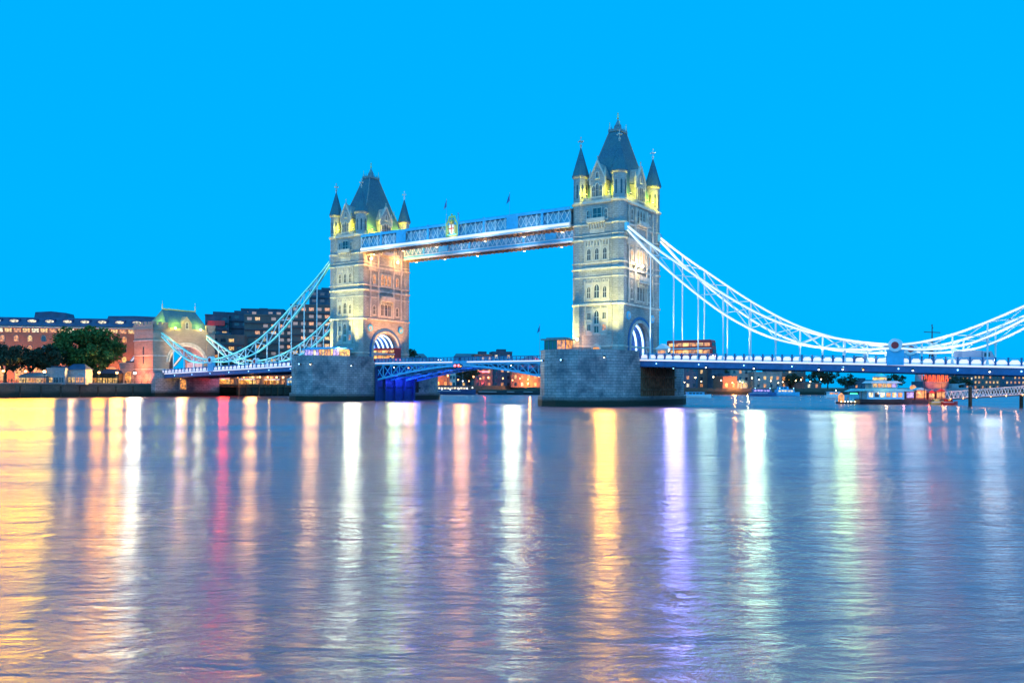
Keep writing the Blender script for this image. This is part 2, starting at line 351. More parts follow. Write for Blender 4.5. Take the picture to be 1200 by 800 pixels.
# ================================================================= TOWERS
AU, AV, TR = 5.1, 9.15, 1.72
WF, WR = 10.25, 6.15       # half depth of the river walls, half width of the road walls
def octa(b, r0, r1, z0, z1):
    for sx in (1, -1):
        for sy in (1, -1): b.frus(sx*AU, sy*AV, r0, r1, z0, z1)
def make_tower(cx, label):
    t = thing('bridge_tower', label, 'tower', (cx, 0, 0), group='Gothic towers of the bridge')
    top = 47.3
    # walls (road faces pierced by the big arch)
    w = MB(); ah, aw, ab = 19.6, 5.3, 10.9
    for S in (1, -1):
        w.box(-4.2, 4.2, *sorted((S*WF, S*(WF-1.0))), ab, top)
    arc = [(aw*math.cos(a), 14.2+5.4*math.sin(a)**.9) for a in [PI/2*i/8 for i in range(9)]]
    right = [(aw, ab)]+arc                       # from jamb foot to crown
    for S in (1, -1):
        for m_ in (1, -1):
            pl = [(8.2*m_, ab)]+[(x*m_, z) for x, z in right]+[(0, top), (8.2*m_, top)]
            n = len(pl); x0, x1 = S*WR, S*(WR-1.0)
            w.add([(x0, y, z) for y, z in pl]+[(x1, y, z) for y, z in pl], [tuple(range(n)), tuple(range(n, 2*n))]+[(i, (i+1) % n, n+(i+1) % n, n+i) for i in range(n)])
    w.box(-WR+.9, WR-.9, -WF+.9, WF-.9, 24.2, 24.6)
    body = part('walls', w, 'granite', t)
    # corner turrets
    for sx in (1, -1):
        for sy in (-1, 1):
            b = MB().frus(0, 0, TR+.12, TR+.08, ab, 13.6).frus(0, 0, TR, TR, 13.6, 47.2).frus(0, 0, TR, TR*.98, 47.2, 53.4)
            for z in (53.4, ): b.frus(0, 0, TR*.98, TR+.3, z, z+.35).frus(0, 0, TR+.3, TR+.3, z+.35, z+.6)
            k = part('turret', b, 'granite', t, (sx*AU, sy*AV, 0))
            part('cone', MB().frus(0, 0, TR+.42, .14, 54.0, 60.9), 'slate', k)
            fi = MB().frus(0, 0, .2, .1, 60.9, 61.5, 6).ball((0, 0, 61.5), .3).bar((0, 0, 61.5), (0, 0, 63.3), .14).bar((-.62, 0, 62.5), (.62, 0, 62.5), .18).bar((0, -.62, 62.5), (0, .62, 62.5), .18)
            fi.ball((0, 0, 63.4), .2).ball((.62, 0, 62.5), .17).ball((-.62, 0, 62.5), .17).ball((0, .62, 62.5), .17).ball((0, -.62, 62.5), .17)
            part('finial', fi, 'white_paint' if sy > 0 and sx > 0 else 'portland', k)
            # blind lancets round the top stage
            sl = MB()
            for i in range(8):
                a = PI/4*i; ca, sa = math.cos(a), math.sin(a); r = TR*.925
                for zz, hh in ((48.6, 3.4),):
                    P = [(-.2, zz), (.2, zz), (.2, zz+hh-.4), (0, zz+hh), (-.2, zz+hh-.4)]
                    sl.add([(r*ca-p_[0]*sa, r*sa+p_[0]*ca, p_[1]) for p_ in P]+[((r+.03)*ca-p_[0]*sa, (r+.03)*sa+p_[0]*ca, p_[1]) for p_ in P],
                           [tuple(range(5)), tuple(range(5, 10))]+[(i_, (i_+1) % 5, 5+(i_+1) % 5, 5+i_) for i_ in range(5)])
            part('lancet', sl, 'dark_glass', k)
            # buttress strip lights and quoin pairs
    # string courses wrap walls and turrets
    def course(z, h, out, name='string_course', m='portland'):
        b = MB(); octa(b, TR+out*.5, TR+out, z, z+h*.5); octa(b, TR+out, TR+out*.6, z+h*.5, z+h)
        for S in (1, -1):
            b.box(-AU+TR*.8, AU-TR*.8, *sorted((S*(WF-.2), S*(WF+out))), z+.01, z+h-.01)
            b.box(*sorted((S*(WR-.2), S*(WR+out))), -AV+TR*.8, AV-TR*.8, z+.01, z+h-.01)
        part(name, b, m, t)
    course(13.5, .4, .22); course(23.2, .55, .35); course(29.7, .3, .15); course(31.5, .5, .38); course(33.0, .4, .25)
    course(38.4, .5, .35); course(39.5, .3, .2); course(42.0, .4, .3); course(47.0, .65, .48, 'cornice')
    # corbel tables
    for z, n in ((37.2, 9), (28.6, 0)):
        if not n: continue
        for S in (1, -1):
            c = MB()
            for i in range(n): x = -3.1+6.2*i/(n-1); c.wallp([(x-.12, z), (x+.12, z), (x+.2, z+1.15), (x-.2, z+1.15)], *sorted((S*WF, S*(WF+.32))))
            c.box(-3.3, 3.3, *sorted((S*WF, S*(WF+.3))), z+1.151, z+1.25); part('corbel_table', c, 'portland', t)
            c = MB()
            for i in range(22): y = -7.1+14.2*i/21; c.box(*sorted((S*WR, S*(WR+.32))), y-.14, y+.14, z+.25, z+1.15)
            c.box(*sorted((S*WR, S*(WR+.3))), -7.3, 7.3, z+1.151, z+1.25); part('corbel_table', c, 'portland', t)
    # parapet with merlons
    pm = MB()
    for S in (1, -1):
        pm.box(-3.6, 3.6, *sorted((S*(WF+.15), S*(WF-.15))), 47.65, 48.5); pm.box(*sorted((S*(WR+.15), S*(WR-.15))), -7.6, 7.6, 47.65, 48.5)
        for y in [-7.1, -6.1, -5.1, -4.1, 4.1, 5.1, 6.1, 7.1]: pm.box(*sorted((S*(WR+.15), S*(WR-.15))), y-.3, y+.3, 48.5, 49.0)
        for x in (-3.1, 3.1): pm.box(x-.28, x+.28, *sorted((S*(WF+.15), S*(WF-.15))), 48.5, 49.0)
    part('parapet', pm, 'granite', t)
    # gabled dormers, river side and road side
    def gable(w, loc, rz, wins):
        b = MB().wallp([(-w/2, 47.7), (w/2, 47.7), (w/2, 52.8), (w/2-.1, 53.0), (.35, 56.4), (-.35, 56.4), (-w/2+.1, 53.0), (-w/2, 52.8)], 0, 3.4)
        g = part('gable', b, 'granite', t, loc, rz)
        cp = MB(); 
        for s_ in (1, -1): cp.bar((s_*(w/2+.15), .1, 52.8), (0, .1, 56.9), .7, .3); cp.frus(s_*w/2, .15, .3, .3, 51.5, 53.8, 4).frus(s_*w/2, .15, .34, .03, 53.8, 55.3, 4)
        cp.frus(0, .1, .22, .05, 56.7, 57.9, 6); cp.ball((0, .1, 57.9), .2)
        part('coping', cp, 'portland', g)
        part('gable_roof', MB().wallp([(-w/2-.15, 52.4), (0, 56.6), (w/2+.15, 52.4)], .5, 4.6), 'slate', g)
        for x, z, w_, h_ in wins: window(g, (x, 0, z), 0, w_, h_)
    gw = [(-.95, 48.6, .7, 2.5), (0, 48.6, .7, 3.0), (.95, 48.6, .7, 2.5), (0, 53, .6, 1.3)]
    gable(3.9, (0, -WF-.05, 0), 0, gw); gable(3.9, (0, WF+.05, 0), PI, [])
    gr = [(-1.5, 48.6, .8, 2.8), (-.5, 48.6, .8, 3.3), (.5, 48.6, .8, 3.3), (1.5, 48.6, .8, 2.8), (0, 53.1, .7, 1.4)]
    gable(5.0, (WR+.05, 0, 0), PI/2, gr); gable(5.0, (-WR-.05, 0, 0), -PI/2, [])
    # steep pavilion roof with lantern
    r = MB(); prof = [(5.3, 9.2, 47.8), (4.9, 8.2, 50.2), (3.9, 6.2, 55.0), (2.6, 3.9, 60.6), (1.35, 1.9, 65.9)]
    for (a0, b0, z0), (a1, b1, z1) in zip(prof, prof[1:]):
        r.add([(-a0, -b0, z0), (a0, -b0, z0), (a0, b0, z0), (-a0, b0, z0), (-a1, -b1, z1), (a1, -b1, z1), (a1, b1, z1), (-a1, b1, z1)],
              [(0, 1, 5, 4), (1, 2, 6, 5), (2, 3, 7, 6), (3, 0, 4, 7)])
    rf = part('roof', r, 'slate', t)
    ln = MB().box(-1.55, 1.55, -2.1, 2.1, 65.9, 66.5)
    for x in (-1.4, -.7, 0, .7, 1.4):
        for y in (-1.95, 1.95): ln.frus(x, y, .11, .02, 66.5, 67.5, 4)
    for y in (-1, 0, 1):
        for x in (-1.4, 1.4): ln.frus(x, y, .11, .02, 66.5, 67.5, 4)
    ln.frus(0, 0, 1.0, .75, 66.5, 67.6).frus(0, 0, .85, .12, 67.6, 69.2)
    part('lantern', ln, 'lead', rf)
    fn = MB().tube((0, 0, 69.1), (0, 0, 70.6), .09).ball((0, 0, 69.6), .28).ball((0, 0, 70.7), .2).bar((-.4, 0, 70.2), (.4, 0, 70.2), .1)
    for x, y in ((-1.3, -1.8), (1.3, -1.8), (1.3, 1.8), (-1.3, 1.8)): fn.tube((x, y, 66.5), (x, y, 68.1), .05).ball((x, y, 68.1), .14)
    part('finial', fn, 'gold', rf)
    for s_ in (1, -1):       # ribs along the hips
        for q in (1, -1):
            hb = MB().path([(s_*a*1.01, q*b_*1.01, z) for a, b_, z in prof], .22)
            part('roof_rib', hb, 'lead', rf)
    # river face windows
    y = -WF-.062
    for x in (-2.1, 0, 2.1): window(t, (x, y, 33.9), 0, .95, 2.6); window(t, (x, y, 25.0), 0, .9 if x else 1.3, 2.6 if x else 3.1)
    for x, z, w_, h_, st, pn in ((-2.0, 20.0, .9, 1.5, 'square', 'dark_glass'), (2.0, 20.0, .9, 1.5, 'square', 'dark_glass'), (0, 19.0, 1.2, 3.0, 'pointed', 'dark_glass'), (-2.0, 17.4, .9, 1.4, 'square', 'dark_glass'),
                         (2.0, 17.4, .9, 1.4, 'square', 'lit_amber'), (0, 16.9, 1.2, 1.5, 'square', 'dark_glass')): window(t, (x, y, z), 0, w_, h_, st, pn)
    window(t, (0, y, 43.1), 0, 2.2, 2.8, 'square'); window(t, (-2.3, y, 43.3), 0, .7, 2.2); window(t, (2.3, y, 43.3), 0, .7, 2.2)
    # balcony under the top window
    bc = MB().box(-2.4, 2.4, -WF-.9, -WF, 42.45, 42.75).box(-2.4, 2.4, -WF-.95, -WF-.8, 42.75, 43.5)
    for i in range(7): bc.wallp([(-2.1+i*.7-.12, 41.2), (-2.1+i*.7+.12, 41.2), (-2.1+i*.7+.12, 42.45), (-2.1+i*.7-.12, 42.45)], -WF-.6, -WF)
    part('balcony', bc, 'portland', t)
    part('panel', MB().box(-1.9, 1.9, -WF-.12, -WF, 40.1, 41.2), 'portland', t)
    for z0_, z1_, hw_ in ((33.55, 37.1, 3.15), (24.2, 28.45, 3.15), (16.3, 22.4, 2.9)):
        bay = MB().box(-hw_, hw_, -WF-.06, -WF+.05, z0_, z1_)
        for x in (-hw_, -1.05, 1.05, hw_): bay.box(x-.11, x+.11, -WF-.3, -WF-.055, z0_, z1_+.35).wallp([(x-.2, z1_+.35), (x+.2, z1_+.35), (x, z1_+.95)], -WF-.3, -WF-.02)
        bay.box(-hw_, hw_, -WF-.22, -WF-.055, z1_-.02, z1_+.14)
        part('window_bay', bay, 'portland', t)
    for z0_, z1_ in ((24.1, 28.6), (33.0, 37.3), (42.95, 46.7)):
        bay = MB().box(WR-.05, WR+.06, -2.9, 2.9, z0_, z1_)
        for v in (-2.3, -.75, .75, 2.3): bay.box(WR+.055, WR+.28, v-.1, v+.1, z0_, z1_)
        part('window_bay', bay, 'portland', t)
    # bay of blind tracery between rows
    tr = MB()
    for z, n in ((28.5, 7), (23.9, 7)):
        for i in range(n): tr.ring([(x+(-2.7+i*.9), zz+z) for x, zz in arch_pts(.7, .95, 3)], [(x*.7+(-2.7+i*.9), zz*.75+z+.1) for x, zz in arch_pts(.7, .95, 3)], -WF-.09, -WF)
    part('blind_tracery', tr, 'portland', t)
    # entrance arch at pier level
    d = part('doorway', MB().ring([(x, z+11.0) for x, z in arch_pts(3.0, 3.3, 5)], [(x*.8, z*.86+11.0) for x, z in arch_pts(3.0, 3.3, 5)], -WF-.35, -WF), 'portland', t)
    part('door', MB().wallp([(x*.8, z*.86+11.0) for x, z in arch_pts(3.0, 3.3, 5)], -WF-.06, -WF+.05), 'lit_amber', d)
    # road face windows
    X = WR+.062
    for v in (-4.9, 4.9): window(t, (X, v, 25.0), PI/2, .95, 2.5); window(t, (X, v, 33.8), PI/2, 1.0, 2.6, 'pointed', 'lit_amber'); window(t, (X, v, 43.4), PI/2, .9, 2.6)
    for v in (-1.5, 0, 1.5): window(t, (X, v, 24.8), PI/2, 1.1, 3.6, 'pointed', 'dark_glass'); window(t, (X, v, 33.6), PI/2, 1.1, 3.2, 'pointed', 'lit_amber'); window(t, (X, v, 43.2), PI/2, 1.0, 3.0)
    # oriel balcony and buttress shafts on the road face
    orl = MB().box(X, X+1.1, -2.8, 2.8, 28.9, 29.5).box(X+1.0, X+1.2, -2.8, 2.8, 29.5, 30.4)
    for i in range(6): orl.box(X, X+.8, -2.5+i-.14, -2.5+i+.14, 27.9, 28.9)
    part('oriel', orl, 'portland', t); orl = MB()
    orl.box(X, X+1.0, -2.6, 2.6, 42.45, 42.85).box(X+.9, X+1.1, -2.6, 2.6, 42.85, 43.5)
    part('oriel', orl, 'portland', t)
    for v in (-3.2, 3.2, -6.6, 6.6): part('pilaster', MB().box(X, X+.35, v-.22, v+.22, 24.0, 46.6), 'portland', t)
    # arch mouldings
    for g, m_ in ((0, 'portland'), (.75, 'blue_paint')):
        pl = [(aw+g, ab)]+[((aw+g)*math.cos(a), 14.2+(5.4+g)*math.sin(a)**.9) for a in [PI/2*i/10 for i in range(11)]]
        ol = [(y_*1.0+(.6 if y_ > .2 else 0), z+(.6 if z > 14.3 else 0)) for y_, z in pl]
        full = pl+[(-y_, z) for y_, z in pl[:-1][::-1]]; fo = [(a*(1+.55/aw), (z-11)*(1+.55/8)+11) for a, z in full]
        n = len(full)
        for S in (1, -1):
            ar = MB()
            for i in range(n-1):
                x0, x1 = (X, X+.3-.12*(g > 0))
                q = [full[i], full[i+1], fo[i+1], fo[i]]
                ar.add([(S*x0, a, z) for a, z in q]+[(S*x1, a, z) for a, z in q], [(0, 1, 2, 3), (4, 5, 6, 7), (0, 1, 5, 4), (1, 2, 6, 5), (2, 3, 7, 6), (3, 0, 4, 7)])
            part('arch_moulding', ar, m_, t)
    # vaulted road passage with LED ribs
    for k in range(6):
        x = -4.6+k*1.84; rb = MB()
        pts = [(x, 5.0*math.cos(a), 14.0+5.2*math.sin(a)) for a in [PI*i/14 for i in range(15)]]
        pts = [(x, 5.0, 11)]+pts+[(x, -5.0, 11)]
        rb.path(pts, .38, .3); part('vault_rib', rb, 'led_ice' if k > 1 else 'led_blue', t)
    vt = MB(); vp = [(5.25, 11)]+[(5.25*math.cos(PI*i/14), 14.0+5.5*math.sin(PI*i/14)) for i in range(15)]+[(-5.25, 11)]
    for a, b in zip(vp, vp[1:]): vt.add([(-WR+1, a[0], a[1]), (-WR+1, b[0], b[1]), (WR-1, b[0], b[1]), (WR-1, a[0], a[1])], [(0, 1, 2, 3)])
    part('vault', vt, 'blue_paint', t)
    for v in (-6.5, 6.5):      # roundel shields beside the arch
        rd = MB().frus(0, 0, 1.0, 1.0, 0, .3, 16); o = part('roundel', rd, 'sky_paint', t, (WR, v, 20.9)); o.rotation_euler = (0, PI/2, 0)
        part('boss', MB().frus(0, 0, .55, .3, .3, .5, 12), 'portland', o)
    return t
TR_R = make_tower(41.15, 'Gothic stone tower on the nearer pier, right end of the high walkways')
TR_L = copy_tree(TR_R, (-41.15, 0, 0), 0, 'Gothic stone tower on the farther pier, left end of the high walkways')

YEL = (1, .78, .30); LIME = (1, .98, .02); ORG = (1, .42, .12); WARM = (1, .66, .34); BLU = (.05, .15, 1); VIO = (.45, .3, 1)
def floodlight(loc, aim, col, power, angle, label, group=None, r=.5):
    t = thing('floodlight', label, 'floodlight', loc, group=group)
    d = (Vector(aim)-Vector(loc)).normalized(); hz = math.atan2(d.y, d.x)-PI/2; pt = math.asin(d.z)
    part('bracket', MB().box(-.28, -.2, -.1, .1, 0, .5).box(.2, .28, -.1, .1, 0, .5).box(-.28, .28, -.15, .15, 0, .06), 'dark_metal', t, rz=hz)
    hd = part('housing', MB().box(-.2, .2, -.25, .12, -.17, .17), 'dark_metal', t, (0, 0, .42)); hd.rotation_euler = (pt, 0, hz)
    o = lamp(t, Vector((0, 0, .42))+d*.3, col, power, 'SPOT', r, Vector((0, 0, .42))+d*5, angle, .8)
    return t
G1 = 'floodlights round the foot of the bridge towers'
for cx, nm in ((41.15, 'right'), (-41.15, 'left')):
    k = 1.0 if cx > 0 else 1.5
    floodlight((cx-8.9, -12.4, 10.9), (cx-3.5, -10.4, 24), (1, .90, .24), 33000*k, 56, 'small black floodlight on the %s hand pier top, its left side, aimed up the tower' % nm, G1)
    floodlight((cx+6.5, -20, 10.9), (cx+4.5, -10.5, 26), (1, .84, .22), 42000*k, 56, 'small black floodlight on the %s hand pier top, its right side, aimed up the tower' % nm, G1)
    floodlight((cx, -24, 10.9), (cx, -10.5, 38), (1, .95, .5), 11000*k, 34, 'small black floodlight at the tip of the %s hand pier, aimed up the tower' % nm, G1)

# ================================================================= HIGH WALKWAYS
def make_walkway(v, label):
    t = thing('high_walkway', label, 'walkway', (0, v, 0), group='high level walkways between the towers')
    x0, x1 = -34.2, 34.2; hw = 1.8
    for S in (1, -1):
        y = S*hw
        lat = MB(); n = 44; dx = (x1-x0)/n
        for i in range(n):
            a, b = x0+i*dx, x0+(i+1)*dx
            lat.bar((a, y, 43.5), (b, y, 46.2), .13, .1); lat.bar((a, y, 46.2), (b, y, 43.5), .13, .1)
            if i % 2 == 0: lat.box(a-.1, a+.1, y-.1, y+.1, 43.4, 46.3)
        part('lattice', lat, 'white_paint', t)
        part('top_chord', MB().box(x0, x1, y-.25, y+.25, 46.2, 46.75), 'sky_paint', t)
        part('cresting', MB().box(x0, x1, y-.05, y+.05, 46.75, 47.0), 'sky_paint', t)
        part('bottom_chord', MB().box(x0, x1, y-.3, y+.3, 42.1, 43.3), 'white_paint', t)
        part('light_strip', MB().box(x0, x1, *sorted((y+S*.31, y+S*.36)), 42.55, 43.1), 'led_pink' if v < 0 else 'sky_paint', t)
    part('floor', MB().box(x0, x1, -hw+.3, hw-.3, 42.2, 42.5), 'steel', t)
    sf = MB(); n = 46
    for i in range(n+1):
        x = x0+.3+(x1-x0-.6)*i/n; sf.box(x-.09, x+.09, -hw+.3, hw-.3, 41.75, 42.2)
    sf.box(x0, x1, -.15, .15, 41.7, 42.2)
    part('cross_joist', sf, 'brown_stone', t)
    part('glazing', MB().box(x0, x1, -hw+.5, -hw+.55, 43.3, 46.1).box(x0, x1, hw-.55, hw-.5, 43.3, 46.1), 'pale_glass', t)
    part('roof', MB().wallp([(-hw, 46.2), (hw, 46.2), (0, 46.9)], x0, x1), 'lead', t, rz=0).rotation_euler = (0, 0, PI/2)
    for S in (1, -1):
        for u in (-19, 17.8): part('panel', MB().box(u-1.7, u+1.7, *sorted((S*(hw+.1), S*(hw+.32))), 43.35, 46.9), 'sky_paint', t)
        for u in (-26.5, -9.5, 9, 26.5): part('pier_post', MB().box(u-.3, u+.3, *sorted((S*(hw-.1), S*(hw+.3))), 43.35, 47.2), 'sky_paint', t)
    for u in (-31, -20, -8, 8, 20, 31):
        k = part('under_lamp', MB().box(-.25, .25, -.25, .25, 0, .15), 'dark_metal', t, (u, 0, 41.45)); part('lens', MB().box(-.2, .2, -.2, .2, -.05, 0), 'lamp_warm', k)
        lamp(t, (u, 0, 39.6), ORG, 420, r=.3)
    for u in (-24, -10, 10, 24): lamp(t, (u, -5.5, 41.5), (.8, .92, 1), 420, 'SPOT', .3, (u, 0, 45.5), 130)  # added spots without fittings, there to brighten the lattice
    return t
wk = make_walkway(-9.15, 'latticed high walkway on the near side, with the gilded crest at its middle')
wk2 = make_walkway(9.15, 'latticed high walkway on the far side, seen below the near one')
# crest (the two halves of the shield are plain heraldic quarters)
cr_ = thing('crest', 'gilded heraldic crest standing at the middle of the near walkway', 'crest', (-1.1, -11.35, 42.4))
part('backing', MB().wallp([(-1.9, .9), (1.9, .9), (1.9, 4.2), (1.2, 5.0), (.9, 6.0), (-.9, 6.0), (-1.2, 5.0), (-1.9, 4.2)], 0, .35), 'sky_paint', cr_)
part('frame', MB().ring([(-2, .8), (2, .8), (2, 4.3), (1.3, 5.1), (1, 6.2), (-1, 6.2), (-1.3, 5.1), (-2, 4.3)], [(-1.6, 1.1), (1.6, 1.1), (1.6, 4.1), (1, 4.8), (.7, 5.7), (-.7, 5.7), (-1, 4.8), (-1.6, 4.1)], -.15, .05), 'gold', cr_)
sh = part('shield', MB().wallp([(-.85, 3.9), (-.85, 2.6), (-.5, 1.8), (0, 1.4), (.5, 1.8), (.85, 2.6), (.85, 3.9)], -.3, 0), 'white_paint', cr_)
part('cross', MB().box(-.12, .12, -.36, -.3, 1.6, 3.85).box(-.8, .8, -.355, -.3, 2.75, 3.0), 'red', sh)
part('crown', MB().frus(0, -.1, .5, .75, 4.0, 4.5, 10).ball((0, -.1, 4.9), .5).ball((-.6, -.1, 4.75), .2).ball((.6, -.1, 4.75), .2).tube((0, -.1, 5.2), (0, -.1, 6.6), .1).ball((0, -.1, 6.5), .28), 'gold', cr_)
for x in (-1.25, 1.25): part('supporter', MB().bar((x, -.1, 1.5), (x*1.05, -.1, 3.2), .4, .5).ball((x*.95, -.15, 3.5), .32).bar((x, -.1, 2.6), (x*.6, -.15, 3.3), .2), 'gold', cr_)
for x in (-1.95, 1.95): part('pinnacle', MB().frus(x, .1, .28, .28, .8, 5.2, 4).frus(x, .1, .36, .05, 5.2, 6.5, 4).ball((x, .1, 6.7), .27), 'sky_paint', cr_)
lamp(cr_, (0, -2.6, .4), (1, .85, .3), 900, 'SPOT', .2, (0, 0, 4), 110)
def flagpole(loc, h, fl, label, col='flag', r=.035):
    t = thing('flagpole', label, 'flagpole', loc)
    part('pole', MB().tube((0, 0, 0), (0, 0, h), r, 6, r*.6).ball((0, 0, h), r*2.4), 'steel', t)
    n = 6; P = []     # a limp cloth hanging in folds, its fly drooping away from the pole
    for i in range(n+1):
        for j in range(5): P.append((-.04-fl*(i/n)*(.35+.16*j), .1*math.sin(i*1.9+j*.7)*(i/n), h-.15-j*fl*.42-(i/n)*fl*(.9-.05*j)))
    f = part('flag', MB().add(P, [(i*5+j, (i+1)*5+j, (i+1)*5+j+1, i*5+j+1) for i in range(n) for j in range(4)]), col, t); md = f.modifiers.new('s', 'SOLIDIFY'); md.thickness = .03
    return t
flagpole((-19.5, 9.15, 46.9), 12.2, 1.25, 'thin flagpole with limp dark flag on the walkways, nearer the left tower')
flagpole((3.0, 9.15, 46.9), 11.2, 1.25, 'thin flagpole with limp dark flag on the walkways, right of the gilded crest')

# ================================================================= DECKS
DV = 9.15
def zroad(u): return 10.75-.029*(abs(u)-52)-.00002*(abs(u)-52)**2
def make_side_deck(S, label):
    t = thing('side_span_deck', label, 'bridge deck', (0, 0, 0))
    n = 41; u0, u1 = 51.8, 133.4; du = (u1-u0)/n
    us = [u0+i*du for i in range(n+1)]
    def strip(y0, y1, a, b, name, m):
        k = MB()
        for p, q in zip(us, us[1:]):
            zp, zq = zroad(p), zroad(q)
            k.add([(S*p, y0, zp+a), (S*q, y0, zq+a), (S*q, y1, zq+a), (S*p, y1, zp+a), (S*p, y0, zp+b), (S*q, y0, zq+b), (S*q, y1, zq+b), (S*p, y1, zp+b)],
                  [(0, 1, 2, 3), (4, 5, 6, 7), (0, 1, 5, 4), (2, 3, 7, 6)]+([(0, 3, 7, 4)] if p == us[0] else [])+([(1, 2, 6, 5)] if q == us[-1] else []))
        return part(name, k, m, t)
    strip(-8.6, 8.6, -.35, 0, 'road_slab', 'asphalt')
    for g in (-1, 1):
        strip(*sorted((g*8.6, g*5.6)), .004, .14, 'footway', 'paving')
        strip(*sorted((g*8.9, g*9.2)), -1.75, -.45, 'girder', 'blue_paint')
        strip(*sorted((g*8.85, g*9.45)), -1.9, -1.75, 'girder_flange', 'navy')
        strip(*sorted((g*8.85, g*9.45)), -.45, -.30, 'top_flange', 'white_paint')
        strip(*sorted((g*9.455, g*9.50)), -.52, -.18, 'light_strip', 'led_pink')
        strip(*sorted((g*9.1, g*9.3)), 1.05, 1.2, 'handrail', 'sky_paint')
        strip(*sorted((g*9.12, g*9.28)), -.3, .1, 'parapet_base', 'white_paint')
        po = MB(); pa = MB()
        for i in range(n):
            for f_ in (0,):
                u = us[i]; z = zroad(u); po.box(*sorted((S*(u-.14), S*(u+.14))), *sorted((g*9.02, g*9.4)), z-.3, z+1.32)
                # pierced cast panel: arch head over a lit backing
                w = du-.5; c = S*(u+du/2); zc = zroad(u+du/2)
                pa.wallp([(c-w/2, zc+.1), (c+w/2, zc+.1), (c+w/2, zc+.55), (c+w*.3, zc+.86), (c-w*.3, zc+.86), (c-w/2, zc+.55)], *sorted((g*9.16, g*9.24)))
        part('parapet_post', po, 'blue_paint', t); part('parapet_panel', pa, 'led_pink', t)
    cb = MB()
    for i in range(0, n+1):
        u = us[i]; z = zroad(u); cb.box(*sorted((S*(u-.12), S*(u+.12))), -8.9, 8.9, z-1.6, z-.35)
    part('cross_girder', cb, 'navy', t)
    bl = MB()
    for i in range(2, n, 5): u = us[i]; bl.ball((S*u, -9.3, zroad(u)-1.1), .12)
    part('girder_lamp', bl, 'lamp_blue', t)
    return t
make_side_deck(1, 'blue girder deck of the side span to the right of the nearer tower')
make_side_deck(-1, 'blue girder deck of the side span between the farther tower and the left bank')
# road over each pier
for cx, nm in ((41.15, 'nearer'), (-41.15, 'farther')):
    t = thing('pier_roadway', 'roadway and parapets crossing the %s tower pier' % nm, 'roadway', (cx, 0, 0))
    part('slab', MB().box(-10.6, 10.6, -5.0, 5.0, 10.904, 10.96), 'asphalt', t)
    part('cable_trough', MB().box(-10.5, 10.5, 5.1, 5.25, 10.9, 11.3).box(-10.5, 10.5, -5.25, -5.1, 10.9, 11.3), 'blue_paint', t)

def make_bascule(S, label):
    """one leaf, from its pier (u = 30.5) to the middle (u = 0)"""
    t = thing('bascule_leaf', label, 'bascule', (0, 0, 0), group='bascule leaves of the opening span')
    n = 10
    def zr(u): return 10.75-.0*u
    def zb(u): return 9.65-3.9*(u/30.5)**1.6
    us = [30.45*i/n for i in range(n+1)]
    part('road_slab', MB().box(*sorted((S*.08, S*30.4)), -8.2, 8.2, 10.4, 10.75), 'asphalt', t)
    for v in (-8.9, -3.0, 3.0, 8.9):
        tr = MB(); bc = MB()
        tr.box(*sorted((S*.1, S*30.4)), v-.22, v+.22, 9.95, 10.38)
        for i in range(n+1):
            u = us[i]
            if i: tr.bar((S*u, v, zb(u)), (S*u, v, 10.1), .22)
            if i < n:
                q = us[i+1]; bc.bar((S*u, v, zb(u)), (S*q, v, zb(q)), .42, .5)
                tr.bar((S*u, v, 10.1), (S*q, v, zb(q)), .2)
                if i > 3: tr.bar((S*u, v, zb(u)), (S*q, v, 10.1), .16)
        part('girder_web', tr, 'sky_paint', t); part('bottom_chord', bc, 'sky_paint', t)
    sf = MB()
    for i in range(1, n+1): u = us[i]; sf.box(*sorted((S*u-.15, S*u+.15)), -8.9, 8.9, zb(u)+.1, zb(u)+.5)
    part('cross_girder', sf, 'blue_paint', t)
    for g in (-1, 1):
        part('light_strip', MB().box(*sorted((S*2.4, S*30.3)), *sorted((g*9.25, g*9.31)), 10.42, 10.72), 'led_pink', t)
        part('fascia', MB().box(*sorted((S*.1, S*30.4)), *sorted((g*8.95, g*9.25)), 10.38, 10.8), 'sky_paint', t)
        pp = MB().box(*sorted((S*.1, S*30.4)), *sorted((g*9.1, g*9.22)), 11.75, 11.9)
        for i in range(25): u = .4+i*1.24; pp.box(*sorted((S*u, S*(u+.18))), *sorted((g*9.08, g*9.24)), 10.8, 11.75)
        part('parapet', pp, 'blue_paint', t)
        pc = MB()
        for i in range(24):
            u = .4+i*1.24+.3
            for j in range(3): pc.box(*sorted((S*(u+j*.3), S*(u+j*.3+.08))), *sorted((g*9.12, g*9.19)), 10.8, 11.75)
        part('baluster', pc, 'sky_paint', t)
    for u in (6, 14, 22, 28): lamp(t, (S*u, 0, 8.4 if u < 20 else 6.6), (.06, .22, 1), 380 if S < 0 else 260, r=.4)
    return t
make_bascule(-1, 'light blue bascule leaf on the left half of the opening span')
make_bascule(1, 'light blue bascule leaf on the right half of the opening span')
nl = thing('navigation_light', 'pair of red navigation lamps under the middle of the opening span', 'navigation light', (-.6, -9.6, 8.9))
part('bracket', MB().box(-1.0, 1.0, .0, .25, .4, 1.2), 'dark_metal', nl)
for x in (-.6, .6): k = part('lamp_housing', MB().frus(x, -.05, .28, .28, 0, .4, 8), 'dark_metal', nl); part('lens', MB().ball((x, -.05, .7), .34), 'lamp_red', k)
